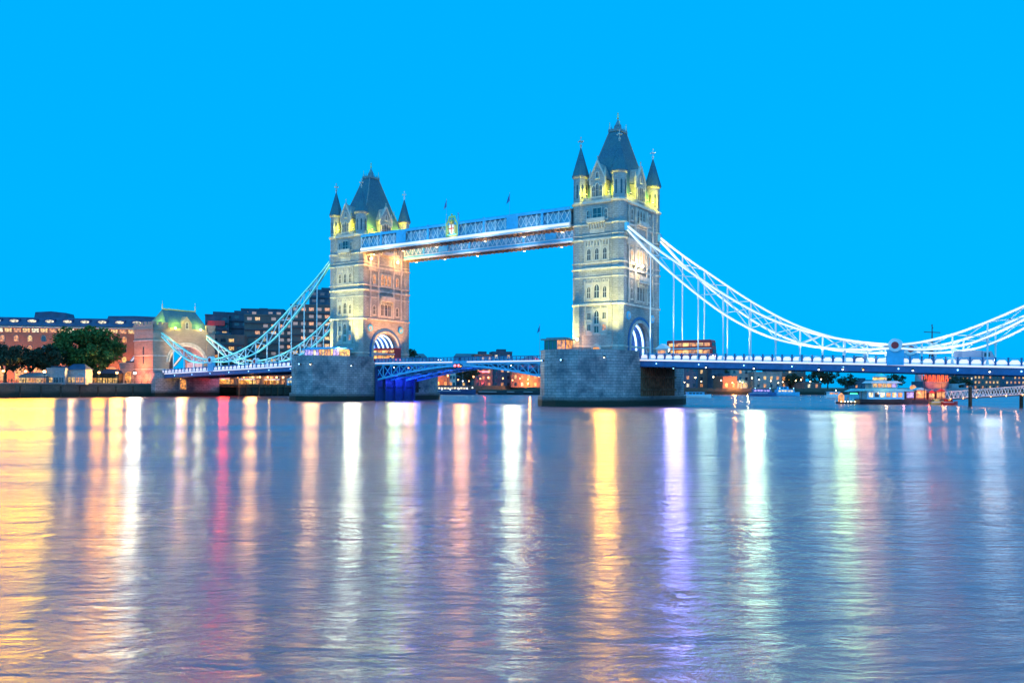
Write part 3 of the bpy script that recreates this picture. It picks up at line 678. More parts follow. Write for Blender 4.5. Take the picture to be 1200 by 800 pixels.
# blue lit machinery chamber face on the left pier (inner side)
ch = thing('bascule_chamber', 'deep blue lit bascule chamber wall on the inner side of the farther pier', 'chamber', (-30.1, 0, 0))
part('back_wall', MB().box(.02, .2, -9.6, 6.9, -.5, 9.2), 'navy', ch)
for y in (-9.4, -5.6, -1.4, 2.6, 6.7): part('rib', MB().box(.2, .75, y-.35, y+.35, -.5, 9.0), 'navy', ch)
part('cross_beam', MB().box(.2, .9, -9.6, 6.9, 8.9, 9.6), 'navy', ch)
for y in (-3.5, .6, 4.6): lamp(ch, (3.0, y, 5.2), (.03, .05, 1), 600, r=.3)

# ================================================================= CHAINS
def interp(tab, u):
    for (a, x), (b, y) in zip(tab, tab[1:]):
        if a <= u <= b: return x+(y-x)*(u-a)/(b-a)
    return tab[0][1] if u < tab[0][0] else tab[-1][1]
def smooth(tab):
    """Catmull-Rom resample of a chain outline"""
    out = []
    for i in range(len(tab)-1):
        p0 = tab[max(i-1, 0)]; p1 = tab[i]; p2 = tab[i+1]; p3 = tab[min(i+2, len(tab)-1)]
        for k in range(4):
            t = k/4; u = p1[0]+(p2[0]-p1[0])*t
            m1 = (p2[1]-p0[1])/(p2[0]-p0[0])*(p2[0]-p1[0]); m2 = (p3[1]-p1[1])/(p3[0]-p1[0])*(p2[0]-p1[0])
            out.append((u, (2*t**3-3*t**2+1)*p1[1]+(t**3-2*t*t+t)*m1+(-2*t**3+3*t*t)*p2[1]+(t**3-t*t)*m2))
    return out+[tab[-1]]
LT = smooth([(48.2, 41.3), (53.8, 36.7), (62, 30.7), (71.7, 23.9), (80.7, 18.7), (89.3, 15.4), (97.4, 13.5), (105.0, 12.5)])
LB = smooth([(48.2, 40.6), (53.8, 34.6), (62, 27.2), (71.7, 19.7), (80.7, 14.9), (89.3, 12.7), (97.4, 11.8), (105.0, 12.0)])
ST = smooth([(105, 12.5), (109.5, 13.0), (114.5, 14.2), (119.6, 16.1), (126, 19.0), (133.2, 22.4)])
SB = smooth([(105, 12.0), (109.5, 11.6), (116.5, 12.3), (121, 14.0), (126, 16.7), (133.2, 21.2)])
def make_chain(S, v, label, strip, paint):
    t = thing('suspension_chain', label, 'suspension chain', (0, v, 0), group='stiffened suspension chains of the side spans')
    def chords(T, B, tag_, n, u0, u1, us=None):
        for tab, nm in ((T, 'top_chord'), (B, 'bottom_chord')):
            part(nm, MB().path([(S*u, 0, z) for u, z in tab], .62, .50), paint, t)
            for g in (-1, 1):
                part('light_strip', MB().path([(S*u, g*.36, z) for u, z in tab], .07, .24 if paint == 'white_paint' else .16), strip, t)
        w = MB(); us = us or [u0+(u1-u0)*i/n for i in range(n+1)]
        for i, u in enumerate(us):
            a, b = interp(T, u), interp(B, u)
            if a-b > .5: w.bar((S*u, 0, a), (S*u, 0, b), .3)
            if i < len(us)-1:
                q = us[i+1]; c, d = interp(T, q), interp(B, q)
                w.bar((S*u, 0, a), (S*q, 0, d), .26, .2); w.bar((S*u, 0, b), (S*q, 0, c), .26, .2)
        part('web', w, 'white_paint', t)
    nodes = [48.2, 54.2, 59.8, 65.5, 71.1, 76.8, 82.3, 87.2, 91.6, 95.8, 100, 105]
    chords(LT, LB, 'long', 0, 0, 0, nodes); chords(ST, SB, 'short', 0, 0, 0, [105, 109.5, 114.6, 120.2, 126.4, 133.2])
    for u in nodes[1:-1]+[109.5, 114.6, 120.2, 126.4]:
        zb = interp(LB if u < 105 else SB, u); z0 = zroad(u)+.1
        if zb-z0 < .6: continue
        part('hanger', MB().tube((S*u, 0, z0), (S*u, 0, zb), .15, 8).frus(S*u, 0, .32, .2, z0, z0+.7, 6).frus(S*u, 0, .2, .3, zb-.9, zb-.2, 6), 'white_paint', t)
    # pin joint with its round medallion
    j = part('pin_block', MB().box(S*105-1.5, S*105+1.5, -.45, .45, 8.7, 11.6), 'sky_paint', t)
    for g in (-1, 1):
        md = MB().frus(0, 0, 1.25, 1.25, 0, .3, 24); o = part('medallion', md, 'white_paint', t, (S*105, g*.45, 12.5)); o.rotation_euler = (PI/2 if g < 0 else -PI/2, 0, 0)
        part('rose', MB().frus(0, 0, .68, .6, .3, .42, 20), 'red', o)
    for u, pw in ((56, 5200), (66, 3400), (78, 2000), (90, 1300), (100, 700), (114, 1000), (125, 1600)): lamp(t, (S*u, -4.5 if v < 0 else -3.5, zroad(u)+1.2), (.85, .95, 1) if S > 0 else (.6, 1, 1), pw*(1 if S > 0 else .7), 'SPOT', .3, (S*u, 0, interp(LT if u < 105 else ST, u)), 100)  # added spots with no lamp bodies, they lift the chain web
    # tower saddle link
    part('saddle', MB().box(*sorted((S*46.9, S*48.6)), -.5, .5, 40.2, 42.0), 'sky_paint', t)
    return t
make_chain(1, -DV, 'bright white trussed chain on the near side of the right hand side span', 'led_white', 'white_paint')  # right hand chords: the LED glare is put into their white paint
make_chain(1, DV, 'white trussed chain on the far side of the right hand side span', 'led_white', 'white_paint')
make_chain(-1, -DV, 'turquoise trussed chain on the near side of the left hand side span', 'led_cyan', 'teal_paint')
make_chain(-1, DV, 'turquoise trussed chain on the far side of the left hand side span', 'led_cyan', 'teal_paint')

# ================================================================= LEFT ABUTMENT GATEHOUSE
ab = thing('abutment_gatehouse', 'stone gatehouse with steep green lit roof where the bridge meets the left bank', 'gatehouse', (-139.2, 0, 0))
bw = MB().box(-5.9, 5.9, -12.4, -7.2, 8, 23.5).box(-5.9, 5.9, 9.2, 12.6, 8, 23.5)
arcp = [(1.0+7.0*math.cos(PI*i/16), 12.2+5.8*math.sin(PI*i/16)) for i in range(17)]
for S in (1, -1):
    x0, x1 = S*5.7, S*4.7
    pl = [(9.2, 9.0), (8.0, 9.0)]+arcp+[(-6.0, 9.0), (-7.2, 9.0), (-7.2, 24.5), (9.2, 24.5)]
    h1 = [(9.2, 9), (8, 9)]+arcp[:9]+[(1.0, 24.5), (9.2, 24.5)]; h2 = [(-7.2, 9), (-6, 9)]+arcp[8:][::-1]+[(1.0, 24.5), (-7.2, 24.5)]
    for pl in (h1, h2):
        n = len(pl); bw.add([(x0, y, z) for y, z in pl]+[(x1, y, z) for y, z in pl], [tuple(range(n)), tuple(range(n, 2*n))]+[(i, (i+1) % n, n+(i+1) % n, n+i) for i in range(n)])
part('walls', bw, 'brown_stone', ab)
part('base', MB().box(-7, 8.0, -13, 13.2, -7.5, 8.4).box(-6.6, 6.6, -12.8, 12.9, 8.4, 9.0), 'pier', ab)
bt = MB().box(-6.2, 6.2, -12.7, -6.9, 23.5, 24.1).box(-6.2, 6.2, 8.9, 12.9, 23.5, 24.1)
for y0, y1 in ((-12.7, -6.9), (8.9, 12.9)):
    bt.box(-6.1, 6.1, y0+.1, y0+.5, 24.1, 25.3).box(-6.1, 6.1, y1-.5, y1-.1, 24.1, 25.3).box(-6.1, -5.7, y0, y1, 24.1, 25.3).box(5.7, 6.1, y0, y1, 24.1, 25.3)
    for i in range(6): x = -5.8+i*2.15; bt.box(x, x+1.1, y0+.1, y0+.5, 25.3, 26.3); bt.box(x, x+1.1, y1-.5, y1-.1, 25.3, 26.3)
    for i in range(3): y = y0+.2+i*(y1-y0-1.6)/2; bt.box(5.7, 6.1, y, y+1.2, 25.3, 26.3)
part('battlement', bt, 'brown_stone', ab)
for z in (9.4, 14.2, 19.5): part('string_course', MB().box(-6.1, 6.1, -12.65, -7.0, z, z+.4), 'portland', ab)
part('arrow_slit', MB().box(-.3, .3, -12.5, -12.38, 11.5, 17.5), 'dark_glass', ab)
ring = MB()
for g in (0, .8):
    a_ = [(1+(7.1+g)*math.cos(PI*i/20), 12.2+(5.9+g)*math.sin(PI*i/20)) for i in range(21)]; b_ = [(1+(7.7+g)*math.cos(PI*i/20), 12.2+(6.5+g)*math.sin(PI*i/20)) for i in range(21)]
    for i in range(20):
        q = [a_[i], a_[i+1], b_[i+1], b_[i]]; ring.add([(5.7, y, z) for y, z in q]+[(6.1+.15*(g == 0), y, z) for y, z in q], [(0, 1, 2, 3), (4, 5, 6, 7), (0, 1, 5, 4), (1, 2, 6, 5), (2, 3, 7, 6), (3, 0, 4, 7)])
part('arch_ring', ring, 'portland', ab)
part('vault', MB().box(-4.6, 4.6, -6.3, -6.0, 9, 12.5).box(-4.6, 4.6, 8.0, 8.3, 9, 12.5), 'portland', ab)
rp = MB().add([(-5.2, -7.4, 24.5), (5.2, -7.4, 24.5), (5.2, 9.6, 24.5), (-5.2, 9.6, 24.5), (-4.6, -7.0, 26.5), (4.6, -7.0, 26.5), (4.6, 9.2, 26.5), (-4.6, 9.2, 26.5), (0, -5.2, 31.4), (0, 8.2, 31.4)],
              [(0, 1, 2, 3), (0, 1, 5, 4), (1, 2, 6, 5), (2, 3, 7, 6), (3, 0, 4, 7), (4, 5, 8), (5, 6, 9, 8), (6, 7, 9), (7, 4, 8, 9)])
ro = part('roof', rp, 'slate', ab)
part('ridge', MB().box(-.15, .15, -5.3, 8.3, 31.3, 31.75), 'gold', ro)
for y in (-5.2, 8.2): part('finial', MB().frus(0, y, .35, .1, 31.4, 33.0, 6).ball((0, y, 33.1), .3).tube((0, y, 33), (0, y, 34.6), .06), 'portland', ro)
gd = part('gable', MB().add([(5.5, -.9, 23.9), (5.5, 3.1, 23.9), (5.5, 3.1, 26.6), (5.5, 1.1, 29.0), (5.5, -.9, 26.6), (2.5, -.9, 23.9), (2.5, 3.1, 23.9), (2.5, 3.1, 26.6), (2.5, 1.1, 29.0), (2.5, -.9, 26.6)],
     [(0, 1, 2, 3, 4), (5, 6, 7, 8, 9), (0, 1, 6, 5), (1, 2, 7, 6), (2, 3, 8, 7), (3, 4, 9, 8), (4, 0, 5, 9)]), 'brown_stone', ab)
window(gd, (5.52, 1.1, 24.6), PI/2, 1.0, 2.2)
for y, c in ((-4.2, WARM), (6.2, WARM)): lamp(ab, (6.6, y, 24.7), LIME if y < 0 else (1, .85, .2), 900, r=.3)
lamp(ab, (1.5, -9.2, 27.5), LIME, 1500, r=.5); lamp(ab, (6.8, -2.5, 27.5), LIME, 900, r=.5); lamp(ab, (6.8, 5.5, 27.5), LIME, 900, r=.5)
lamp(ab, (1, 1, 15.5), VIO, 2200, r=.6); lamp(ab, (12, 1, 11), WARM, 4500, r=.5)
for y in (-4.2, 6.2): k = part('wall_lamp', MB().box(6.0, 6.5, y-.25, y+.25, 23.9, 24.1), 'dark_metal', ab); part('lens', MB().ball((6.4, y, 24.4), .3), 'lamp_warm', k)
# land ties running down behind the gatehouse
for v, nm in ((-9.15, 'near'), (9.15, 'far')):
    t = thing('land_tie', 'blue and white sloping land tie behind the gatehouse, %s side' % nm, 'land tie', (0, v, 0))
    part('tie_bar', MB().bar((-145.2, 0, 17.6), (-153.5, 0, 11.6), .7, 1.0), 'sky_paint', t); part('light_strip', MB().bar((-145.2, -.4, 17.2), (-153.5, -.4, 11.2), .06, .4), 'led_white', t)

# ================================================================= TOWER LIGHTING
def wall_lantern(loc, label, power, col=WARM, group=None, lens='lamp_warm', out=(1, 0)):
    t = thing('wall_lantern', label, 'lantern', loc, group=group)
    ox, oy = out
    part('arm', MB().bar((0, 0, 0), (ox*.9, oy*.9, .15), .12), 'dark_metal', t)
    g = part('cage', MB().frus(ox*.9, oy*.9, .16, .28, .0, .5, 6).frus(ox*.9, oy*.9, .3, .04, .52, .8, 6), 'dark_metal', t)
    part('lens', MB().ball((ox*1.1, oy*1.1, .22), .34), lens, g)
    lamp(t, (ox*1.7, oy*1.7, .3), col, power, r=.35)
    return t
XR, XL = 41.15+WR+.02, -41.15+WR+.02
wall_lantern((XR, -3.9, 32.6), 'bright lantern on the side wall of the right hand tower, nearer the corner', 1500)
wall_lantern((XR, -1.4, 32.6), 'bright lantern on the side wall of the right hand tower, the farther of the pair', 1500)
wall_lantern((XL, -7.3, 40.5), 'bright lantern under the near walkway on the left hand tower', 1900, ORG)
wall_lantern((XL, 3.9, 40.8), 'bright lantern under the far walkway on the left hand tower', 1900, ORG)
wall_lantern((36.6, -WF-.02, 15.2), 'orange lantern low on the river wall of the right hand tower, left of its door', 700, ORG, out=(0, -1))
for cx, nm in ((41.15, 'right'), (-41.15, 'left')):
    for (x, y, c, pw) in ((-3.2, -11.0, (1, .9, .08), 700), (3.1, -11.0, (1, .9, .08), 700), (6.9, -6.4, (1, .95, .02), 1700), (6.9, 7.0, (1, .95, .02), 2000), (6.9, 3.6, (1, .9, .03), 600)):
        t = thing('parapet_light', 'small yellow uplight behind the %s tower parapet at (%s side)' % (nm, 'river' if x < 5 else 'road') if False else
                  {(-3.2): 'small yellow uplight on the %s tower parapet, left of the river gable', 3.1: 'small yellow uplight on the %s tower parapet, right of the river gable'}.get(x, {-6.4: 'small yellow uplight on the %s tower beside its front corner turret', 7.0: 'small yellow uplight on the %s tower beside its rear corner turret', 3.6: 'small yellow uplight on the %s tower behind the roadside gable'}[y] if x == 6.9 else '') % nm,
                  'uplight', (cx+x*.93, y*.93, 49.1), group='yellow uplights on the tower parapets')
        part('housing', MB().frus(0, 0, .16, .24, 0, .3, 8), 'dark_metal', t); part('lens', MB().frus(0, 0, .2, .2, .3, .34, 8), 'lamp_warm', t)
        lamp(t, (.35 if x == 6.9 else 0, -.35 if x < 5 else 0, .7), (1, .88, .02), pw, r=.25)
    th = thing('vault_light', 'blue light fitting inside the road arch of the %s tower' % nm, 'light fitting', (cx+2, 0, 18.6))
    part('housing', MB().box(-.6, .6, -.15, .15, 0, .2), 'dark_metal', th); part('lens', MB().box(-.5, .5, -.1, .1, -.06, 0), 'led_blue', th)
    lamp(th, (0, 0, -.6), (.1, .3, 1), 900, r=.4)
# orange street glow on the left tower's road wall and neutral on the right one's
floodlight((-27, -6.5, 11.8), (-34.5, -2, 28), (1, .36, .07), 26000, 70, 'small black floodlight on the left bascule footway aimed at the left tower')
floodlight((-27, 7.5, 11.8), (-34.5, 3, 24), (1, .36, .07), 20000, 70, 'small black floodlight on the far footway of the left bascule')
floodlight((58, -7.5, 11.6), (48, -2, 28), (1, .60, .40), 15000, 70, 'small black floodlight on the near footway right of the right tower')

# ================================================================= RIVER LAMPS (lanterns that throw the long reflections)
_rl = {}
def river_lamp(loc, label, col, power, lens='lamp_warm', h=2.6, group=None, ang=120, style='post', deep=.04, rad=2.1):
    """a lamp on its post or bracket, its reflector turned to the open river"""
    t = thing('river_lamp' if style != 'post' else 'quay_lamp', label, 'lamp', loc, group=group)
    if style == 'post':
        if 'p' not in _rl:
            _rl['p'] = MB().frus(0, 0, .22, .14, 0, .8, 8).tube((0, 0, .8), (0, 0, 3.6), .08, 8, .06).bar((-.45, 0, 3.3), (.45, 0, 3.3), .07).mesh('post', 'dark_metal')
            _rl['c'] = MB().frus(0, 0, .2, .34, 3.6, 4.3, 6).frus(0, 0, .4, .05, 4.36, 4.8, 6).ball((0, 0, 4.9), .09).mesh('cage', 'dark_metal')
        put('post', _rl['p'], t); cg = put('cage', _rl['c'], t); part('lens', MB().ball((0, -.02, 4.02), .42), lens, cg); z = 4.0
    else:
        part('bracket', MB().bar((0, .5, .3), (0, -.35, .3), .1).bar((0, .45, -.1), (0, -.1, .25), .08), 'dark_metal', t)
        hd = part('housing', MB().frus(0, -.4, .3, .2, .0, .35, 8), 'dark_metal', t); part('lens', MB().ball((0, -.45, -.02), .14), lens, hd); z = 0
    aim = Vector((.564, -.826, -deep))
    lamp(t, Vector((0, 0, z))+aim*.9, col, power*RLK, 'SPOT', rad, Vector((0, 0, z))+aim*6, ang, .35)
    return t
RLK = 5000
GQ = 'lamp posts along the left quay'
def on_u(px, u, z): 
    a, b = _s+_c*(px-599.3)/FPX, _c-_s*(px-599.3)/FPX
    return (u, CV+b*(u-CU)/a, z)
def on_v(px, v, z):
    a, b = _s+_c*(px-599.3)/FPX, _c-_s*(px-599.3)/FPX
    return (CU+a*(v-CV)/b, v, z)
RL = []
for px, lab, col, pw, ln_ in (
    (4, 'golden quay lamp at the far left edge, under the dark trees', (1, .42, .0), 2.6, 'lamp_orange'),
    (30, 'golden quay lamp between the two dark trees on the left', (1, .46, .0), 2.6, 'lamp_orange'),
    (52, 'yellow quay lamp left of the big green tree', (1, .56, .02), 2.2, 'lamp_warm'),
    (86, 'pale quay lamp under the big green tree', (1, .52, .20), 1.2, 'lamp_warm'),
    (116, 'orange quay lamp right of the big green tree trunk', (1, .36, .02), 1.6, 'lamp_orange'),
    (137, 'orange quay lamp in front of the arched stone lodge', (1, .46, .06), 2.6, 'lamp_orange'),
    (158, 'bright white quay lamp just left of the gatehouse base', (1, .90, .62), 2.6, 'lamp_white')):
    river_lamp(on_u(px, -134.6, QZ), lab, col, pw, ln_, group=GQ, rad=3.2 if px < 60 else 2.1)
for loc, lab, col, pw, ln_ in (
    (on_u(213, -130.9, 6.3), 'orange lamp over the little door under the gatehouse', (1, .46, .10), 1.5, 'lamp_orange'),
    (on_u(262, -130.9, 5.4), 'red lamp on the quay just right of the gatehouse base', (1, .03, .02), 1.6, 'lamp_red'),
    (on_u(295, -121.0, 5.4), 'orange lamp on the quay under the left side span', (1, .44, .12), 1.8, 'lamp_orange'),
    (on_v(365, -26.9, 10.0), 'amber river lamp on the left side of the farther pier', (1, .5, .18), 1.1, 'lamp_warm'),
    (on_v(413, -21.5, 9.6), 'white river lamp on the right shoulder of the farther pier', (.95, .95, .68), 1.7, 'lamp_white'),
    (on_v(463, -9.9, 9.4), 'pale green river lamp under the left end of the opening span', (.70, .95, .45), 1.0, 'lamp_white'),
    (on_v(480, -9.9, 9.2), 'amber river lamp under the left end of the opening span', (1, .55, .2), .8, 'lamp_orange'),
    (on_v(541, -9.9, 9.5), 'orange river lamp under the opening span, left of its middle', (1, .40, .10), 1.3, 'lamp_orange'),
    (on_v(600, -9.9, 9.5), 'white river lamp under the opening span, right of its middle', (.95, 1, .66), 1.35, 'lamp_white'),
    (on_v(709, -23.2, 10.6), 'strong golden river lamp on the curved nose of the nearer pier', (1, .44, .04), 2.9, 'lamp_warm'),
    (on_v(790, -9.9, 8.5), 'violet river lamp under the deck beside the nearer pier', (.40, .32, 1), 2.3, 'lamp_blue'),
    (on_v(828, -9.9, 8.6), 'dim greenish river lamp under the right side span, second from the pier', (.7, 1, .75), .4, 'lamp_white'),
    (on_v(884, -9.9, 8.3), 'bright greenish white river lamp under the right side span', (.70, 1, .62), 1.35, 'lamp_white'),
    (on_v(960, -9.9, 8.0), 'faint river lamp under the right side span, left of the round medallions', (.7, .95, .85), .25, 'lamp_white'),
    (on_v(988, -9.9, 8.0), 'yellow green river lamp under the right side span, before the round medallions', (.72, 1, .42), .75, 'lamp_white'),
    (on_v(1012, -9.9, 7.9), 'orange river lamp under the right side span, nearest the round medallions', (1, .42, .18), .45, 'lamp_orange'),
    (on_v(1070, -9.9, 7.7), 'faint white river lamp under the deck just right of the medallions', (.8, .92, 1), .18, 'lamp_white'),
    (on_v(1160, -9.9, 7.4), 'faint white river lamp under the deck near the right edge', (.8, .92, 1), .28, 'lamp_white')):
    river_lamp(loc, lab, col, pw, ln_, style='bracket', group='river lamps bracketed to the bridge')

# ================================================================= LEFT BANK
part_cache = {}
qw = thing('quay_wall', 'long dark stone quay wall with green weed along the left bank', 'quay wall', (-133.5, 0, 0))
part('wall', MB().box(-1.2, 0, -400, -13.05, -7.5, 4.25), 'quay', qw)
part('coping', MB().box(-1.3, .15, -400, -13.05, 4.25, 4.6), 'concrete', qw)
rl = MB().box(-.6, -.5, -400, -13.1, 5.5, 5.58).box(-.6, -.5, -400, -13.1, 5.05, 5.1)
for i in range(60): rl.box(-.62, -.48, -14-i*2.4, -13.9-i*2.4, 4.6, 5.55)
part('railing', rl, 'dark_metal', qw)
fz = MB()
for i in range(14): y = -20-i*6.1; fz.box(0, .3, y, y+.35, -1, 3.6)
part('fender_pile', fz, 'wet_timber', qw)
qw2 = thing('quay_wall', 'dark quay wall running on upriver beyond the gatehouse, behind the timber jetty', 'quay wall', (0, 0, 0))
b = MB()
for p, q in zip([(-133.5, 13.3), (-133.5, 75), (-142, 160), (-165, 330), (-120, 520)], [(-133.5, 75), (-142, 160), (-165, 330), (-120, 520)]):
    b.add([(p[0], p[1], -7.5), (q[0], q[1], -7.5), (q[0], q[1], 4.4), (p[0], p[1], 4.4), (p[0]-1, p[1], -7.5), (q[0]-1, q[1], -7.5), (q[0]-1, q[1], 4.4), (p[0]-1, p[1], 4.4)], [(0, 1, 2, 3), (4, 5, 6, 7), (3, 2, 6, 7), (0, 3, 7, 4), (1, 2, 6, 5)])
part('wall', b, 'quay', qw2)

def pane_mesh(w, h, style, m):
    k = (w, h, style, m)
    if k not in part_cache:
        if style == 'oval': pl = [(w/2*math.cos(2*PI*i/12), h/2+h/2*math.sin(2*PI*i/12)) for i in range(12)]
        elif style == 'round': pl = arch_pts(w, h, 4, False)
        else: pl = [(-w/2, 0), (w/2, 0), (w/2, h), (-w/2, h)]
        f = MB()
        if style == 'rect': f.box(-w/2-.12, w/2+.12, -.16, 0, -.2, -.02).box(-.05, .05, -.1, -.03, 0, h)
        else: f.ring([(x*1.12, z*1.1-.02) for x, z in pl], pl, -.14, 0)
        # one window mesh: the glass with its sill and glazing bar
        me = MB().wallp(pl, -.05, .02).mesh('window', m)
        fm = f.mesh('window_frame', 'concrete'); part_cache[k] = (me, fm)
    return part_cache[k]
def building(label, A, B, z0, h, depth, wall, rows, name='building', cat='building', roof=None, roof_h=2.5, group=None, frames=True, roof_m='slate', seed=1, top_m=None):
    """A, B: ground ends of the facade (left, right as seen from the river); rows = (z, count, w, h, style, [(material, weight)...], x0, x1)"""
    A = Vector(A); B = Vector(B); d = (B-A); Lr = d.length; rz = math.atan2(d.y, d.x)
    t = thing(name, label, cat, (A.x, A.y, z0), rz, group); R = random.Random(seed)
    part('wall', MB().box(0, Lr, 0, depth, 0, h), wall, t)
    if roof == 'flat':
        part('parapet', MB().box(-.15, Lr+.15, -.15, .2, h, h+.7).box(-.15, Lr+.15, depth-.2, depth+.15, h, h+.7).box(-.15, .2, .2, depth-.2, h, h+.7).box(Lr-.2, Lr+.15, .2, depth-.2, h, h+.7), top_m or wall, t)
        k = MB(); n = max(1, int(Lr/14))
        for i in range(n): x = Lr*(i+.3+.4*R.random())/n; w = 1.2+R.random()*2; k.box(max(.3, x-w), min(Lr-.3, x+w), depth*.3, depth*.7, h, h+1.2+R.random()*1.5)
        part('plant_room', k, 'dark_conc', t)
    elif roof == 'gable':
        part('roof', MB().wallp([(-.3, h), (Lr/2, h+roof_h), (Lr+.3, h)], -.3, depth+.3), roof_m, t)
    elif roof == 'ridge':
        part('roof', MB().add([(-.3, -.3, h), (Lr+.3, -.3, h), (Lr+.3, depth+.3, h), (-.3, depth+.3, h), (1.2, depth/2, h+roof_h), (Lr-1.2, depth/2, h+roof_h)], [(0, 1, 5, 4), (1, 2, 5), (2, 3, 4, 5), (3, 0, 4), (0, 3, 2, 1)]), roof_m, t)
    elif roof == 'mansard':
        part('roof', MB().add([(-.3, -.3, h), (Lr+.3, -.3, h), (Lr+.3, depth+.3, h), (-.3, depth+.3, h), (.6, 2.4, h+roof_h), (Lr-.6, 2.4, h+roof_h), (Lr-.6, depth-2.4, h+roof_h), (.6, depth-2.4, h+roof_h)],
             [(0, 1, 5, 4), (1, 2, 6, 5), (2, 3, 7, 6), (3, 0, 4, 7), (4, 5, 6, 7), (0, 3, 2, 1)]), roof_m, t)
    for z, n, w, wh, style, mats, x0, x1 in rows:
        for i in range(n):
            x = Lr*(x0+(x1-x0)*(i+.5)/n); m = R.choices([a for a, _ in mats], [c for _, c in mats])[0]
            if m is None: continue
            a, f = pane_mesh(w, wh, style, m); o = put('window', a, t, (x, -.012, z))
            if frames: put('frame', f, o)
    return t
DG = 'dark_glass'
# the long brick warehouse hotel behind the trees
A = at(-60, 300); B = at(189, 312)
Lh = (Vector(B)-Vector(A)).length
amber = [('lit_amber', 5), ('lit_gold', 3), (DG, 2)]
ht = building('long red brick block with blue roof and lit oval dormers behind the trees', A, B, QZ, 19.6, 18, 'brick',
    [(14.6, 15, 1.5, 2.0, 'round', [('lit_amber', 3), ('lit_gold', 3), (DG, 2)], .02, .98), (11.2, 15, 1.5, 1.9, 'round', [('lit_amber', 3), ('lit_gold', 2), (DG, 3)], .02, .98),
     (7.6, 15, 1.5, 2.0, 'round', amber, .02, .98), (1.2, 11, 3.2, 4.6, 'round', [('lit_amber', 3), ('lit_gold', 1)], .02, .98)], seed=4)
part('attic_wall', MB().box(.2, Lh-.2, .3, 17, 19.6, 20.0).box(.2, Lh-.2, -.25, .3, 19.3, 19.6), 'portland', ht)
for i in range(24):
    a, f = pane_mesh(2.3, 1.25, 'rect', ['lit_gold', 'lit_white', 'lit_gold', 'lit_amber'][i % 4]); put('window', a, ht, (Lh*(i+.5)/24, -.014, 17.75))
part('roof', MB().add([(-.4, -.5, 20), (Lh+.4, -.5, 20), (Lh+.4, 18, 20), (-.4, 18, 20), (0, 3.2, 23), (Lh, 3.2, 23), (Lh, 15, 23), (0, 15, 23)], [(0, 1, 5, 4), (1, 2, 6, 5), (2, 3, 7, 6), (3, 0, 4, 7), (4, 5, 6, 7), (0, 3, 2, 1)]), 'roof_blue', ht)
for i in range(12):
    x = Lh*(i+.5)/12; d_ = part('dormer', MB().box(x-1.9, x+1.9, 1.0, 3.4, 20.9, 22.4), 'navy', ht); a, f = pane_mesh(3.0, .95, 'oval', 'lit_white'); put('window', a, d_, (x, .98, 21.15))
for x0, x1, hh in ((.37, .53, 2.3), (.72, .99, 1.2)):
    part('rooftop_block', MB().wallp([(Lh*x0, 23), (Lh*x1, 23), (Lh*x1-.6, 23+hh*.8), (Lh*(x0+x1)/2, 23+hh), (Lh*x0+.4, 23+hh*.85)], 4, 12), 'roof_blue', ht)
ht.scale = (1, 1, 1.08)
for i in range(7):
    x = Lh*(i+.7)/7; lamp(ht, (x, -7, 2.2), (1, .30, .04), 6000, r=.6)
for i in range(10):
    o = part('wall_lamp', MB().ball((0, 0, 0), .35), 'lamp_orange', ht, (Lh*(i+.35)/10, -.5, 5.9))

# stepped concrete hotel behind the left side span
def tower_block(label, px0, px1, Y, ztop, seed, wall='brick_brown', lit=.35, depth=16, grp=None, floors=None, z0=QZ):
    A = at(px0, Y); B = at(px1, Y+3); W = (Vector(B)-Vector(A)).length; h = ztop-z0; nf = floors or int(h/3.1); rows = []
    for i in range(nf):
        rows.append((1.1+i*h/nf, max(2, int(W/3.4)), 2.0, 1.35, 'rect', [('lit_gold', lit*.5), ('lit_amber', lit*.6), (DG, 1.5), (None, .5)], .02, .98))
    t = building(label, A, B, z0, h, depth, wall, rows, roof='flat', seed=seed, group=grp, frames=False)
    b = MB()
    for i in range(1, nf): b.box(.1, W-.1, -.7, 0, i*h/nf-.15, i*h/nf+.15)
    part('balcony_band', b, 'dark_conc', t)
    return t
GB = 'stepped blocks of the riverside hotel'
tower_block('low brown brick block with a few lit windows just right of the gatehouse roof', 246, 286, 345, 24.5, 3, grp=GB)
tower_block('dark stepped block with a red lit sign band on its upper left storey', 240, 268, 385, 36.4, 5, 'dark_conc', .05, grp=GB)
tower_block('dark blue stepped block second from the gatehouse, taller and narrower', 262, 292, 392, 38.0, 6, 'dark_conc', .12, grp=GB)
tower_block('broad brown block with scattered lit windows behind the rising chain', 286, 345, 372, 35.4, 8, grp=GB, lit=.5)
tower_block('dark upper block rising behind the broad brown one', 282, 332, 405, 41.0, 9, 'dark_conc', .1, grp=GB)
tower_block('brown block with many lit windows just left of the farther tower', 340, 398, 372, 40.0, 10, grp=GB, lit=.6)
tower_block('tallest dark block partly hidden by the farther tower', 362, 402, 405, 50.5, 12, 'dark_conc', .15, grp=GB)
sg = thing('sign_band', 'glowing red sign band on the dark stepped block right of the gatehouse roof', 'sign', tuple(at(243, 384, 31.6)))
part('panel', MB().box(0, 8.0, -.3, 0, 0, 2.4), 'red', sg, rz=YAW*-1 if False else math.atan2(*(lambda d: (d.y, d.x))(at(268, 384)-at(243, 384)))); lamp(sg, (3, -4, 1), (1, .05, .05), 300)

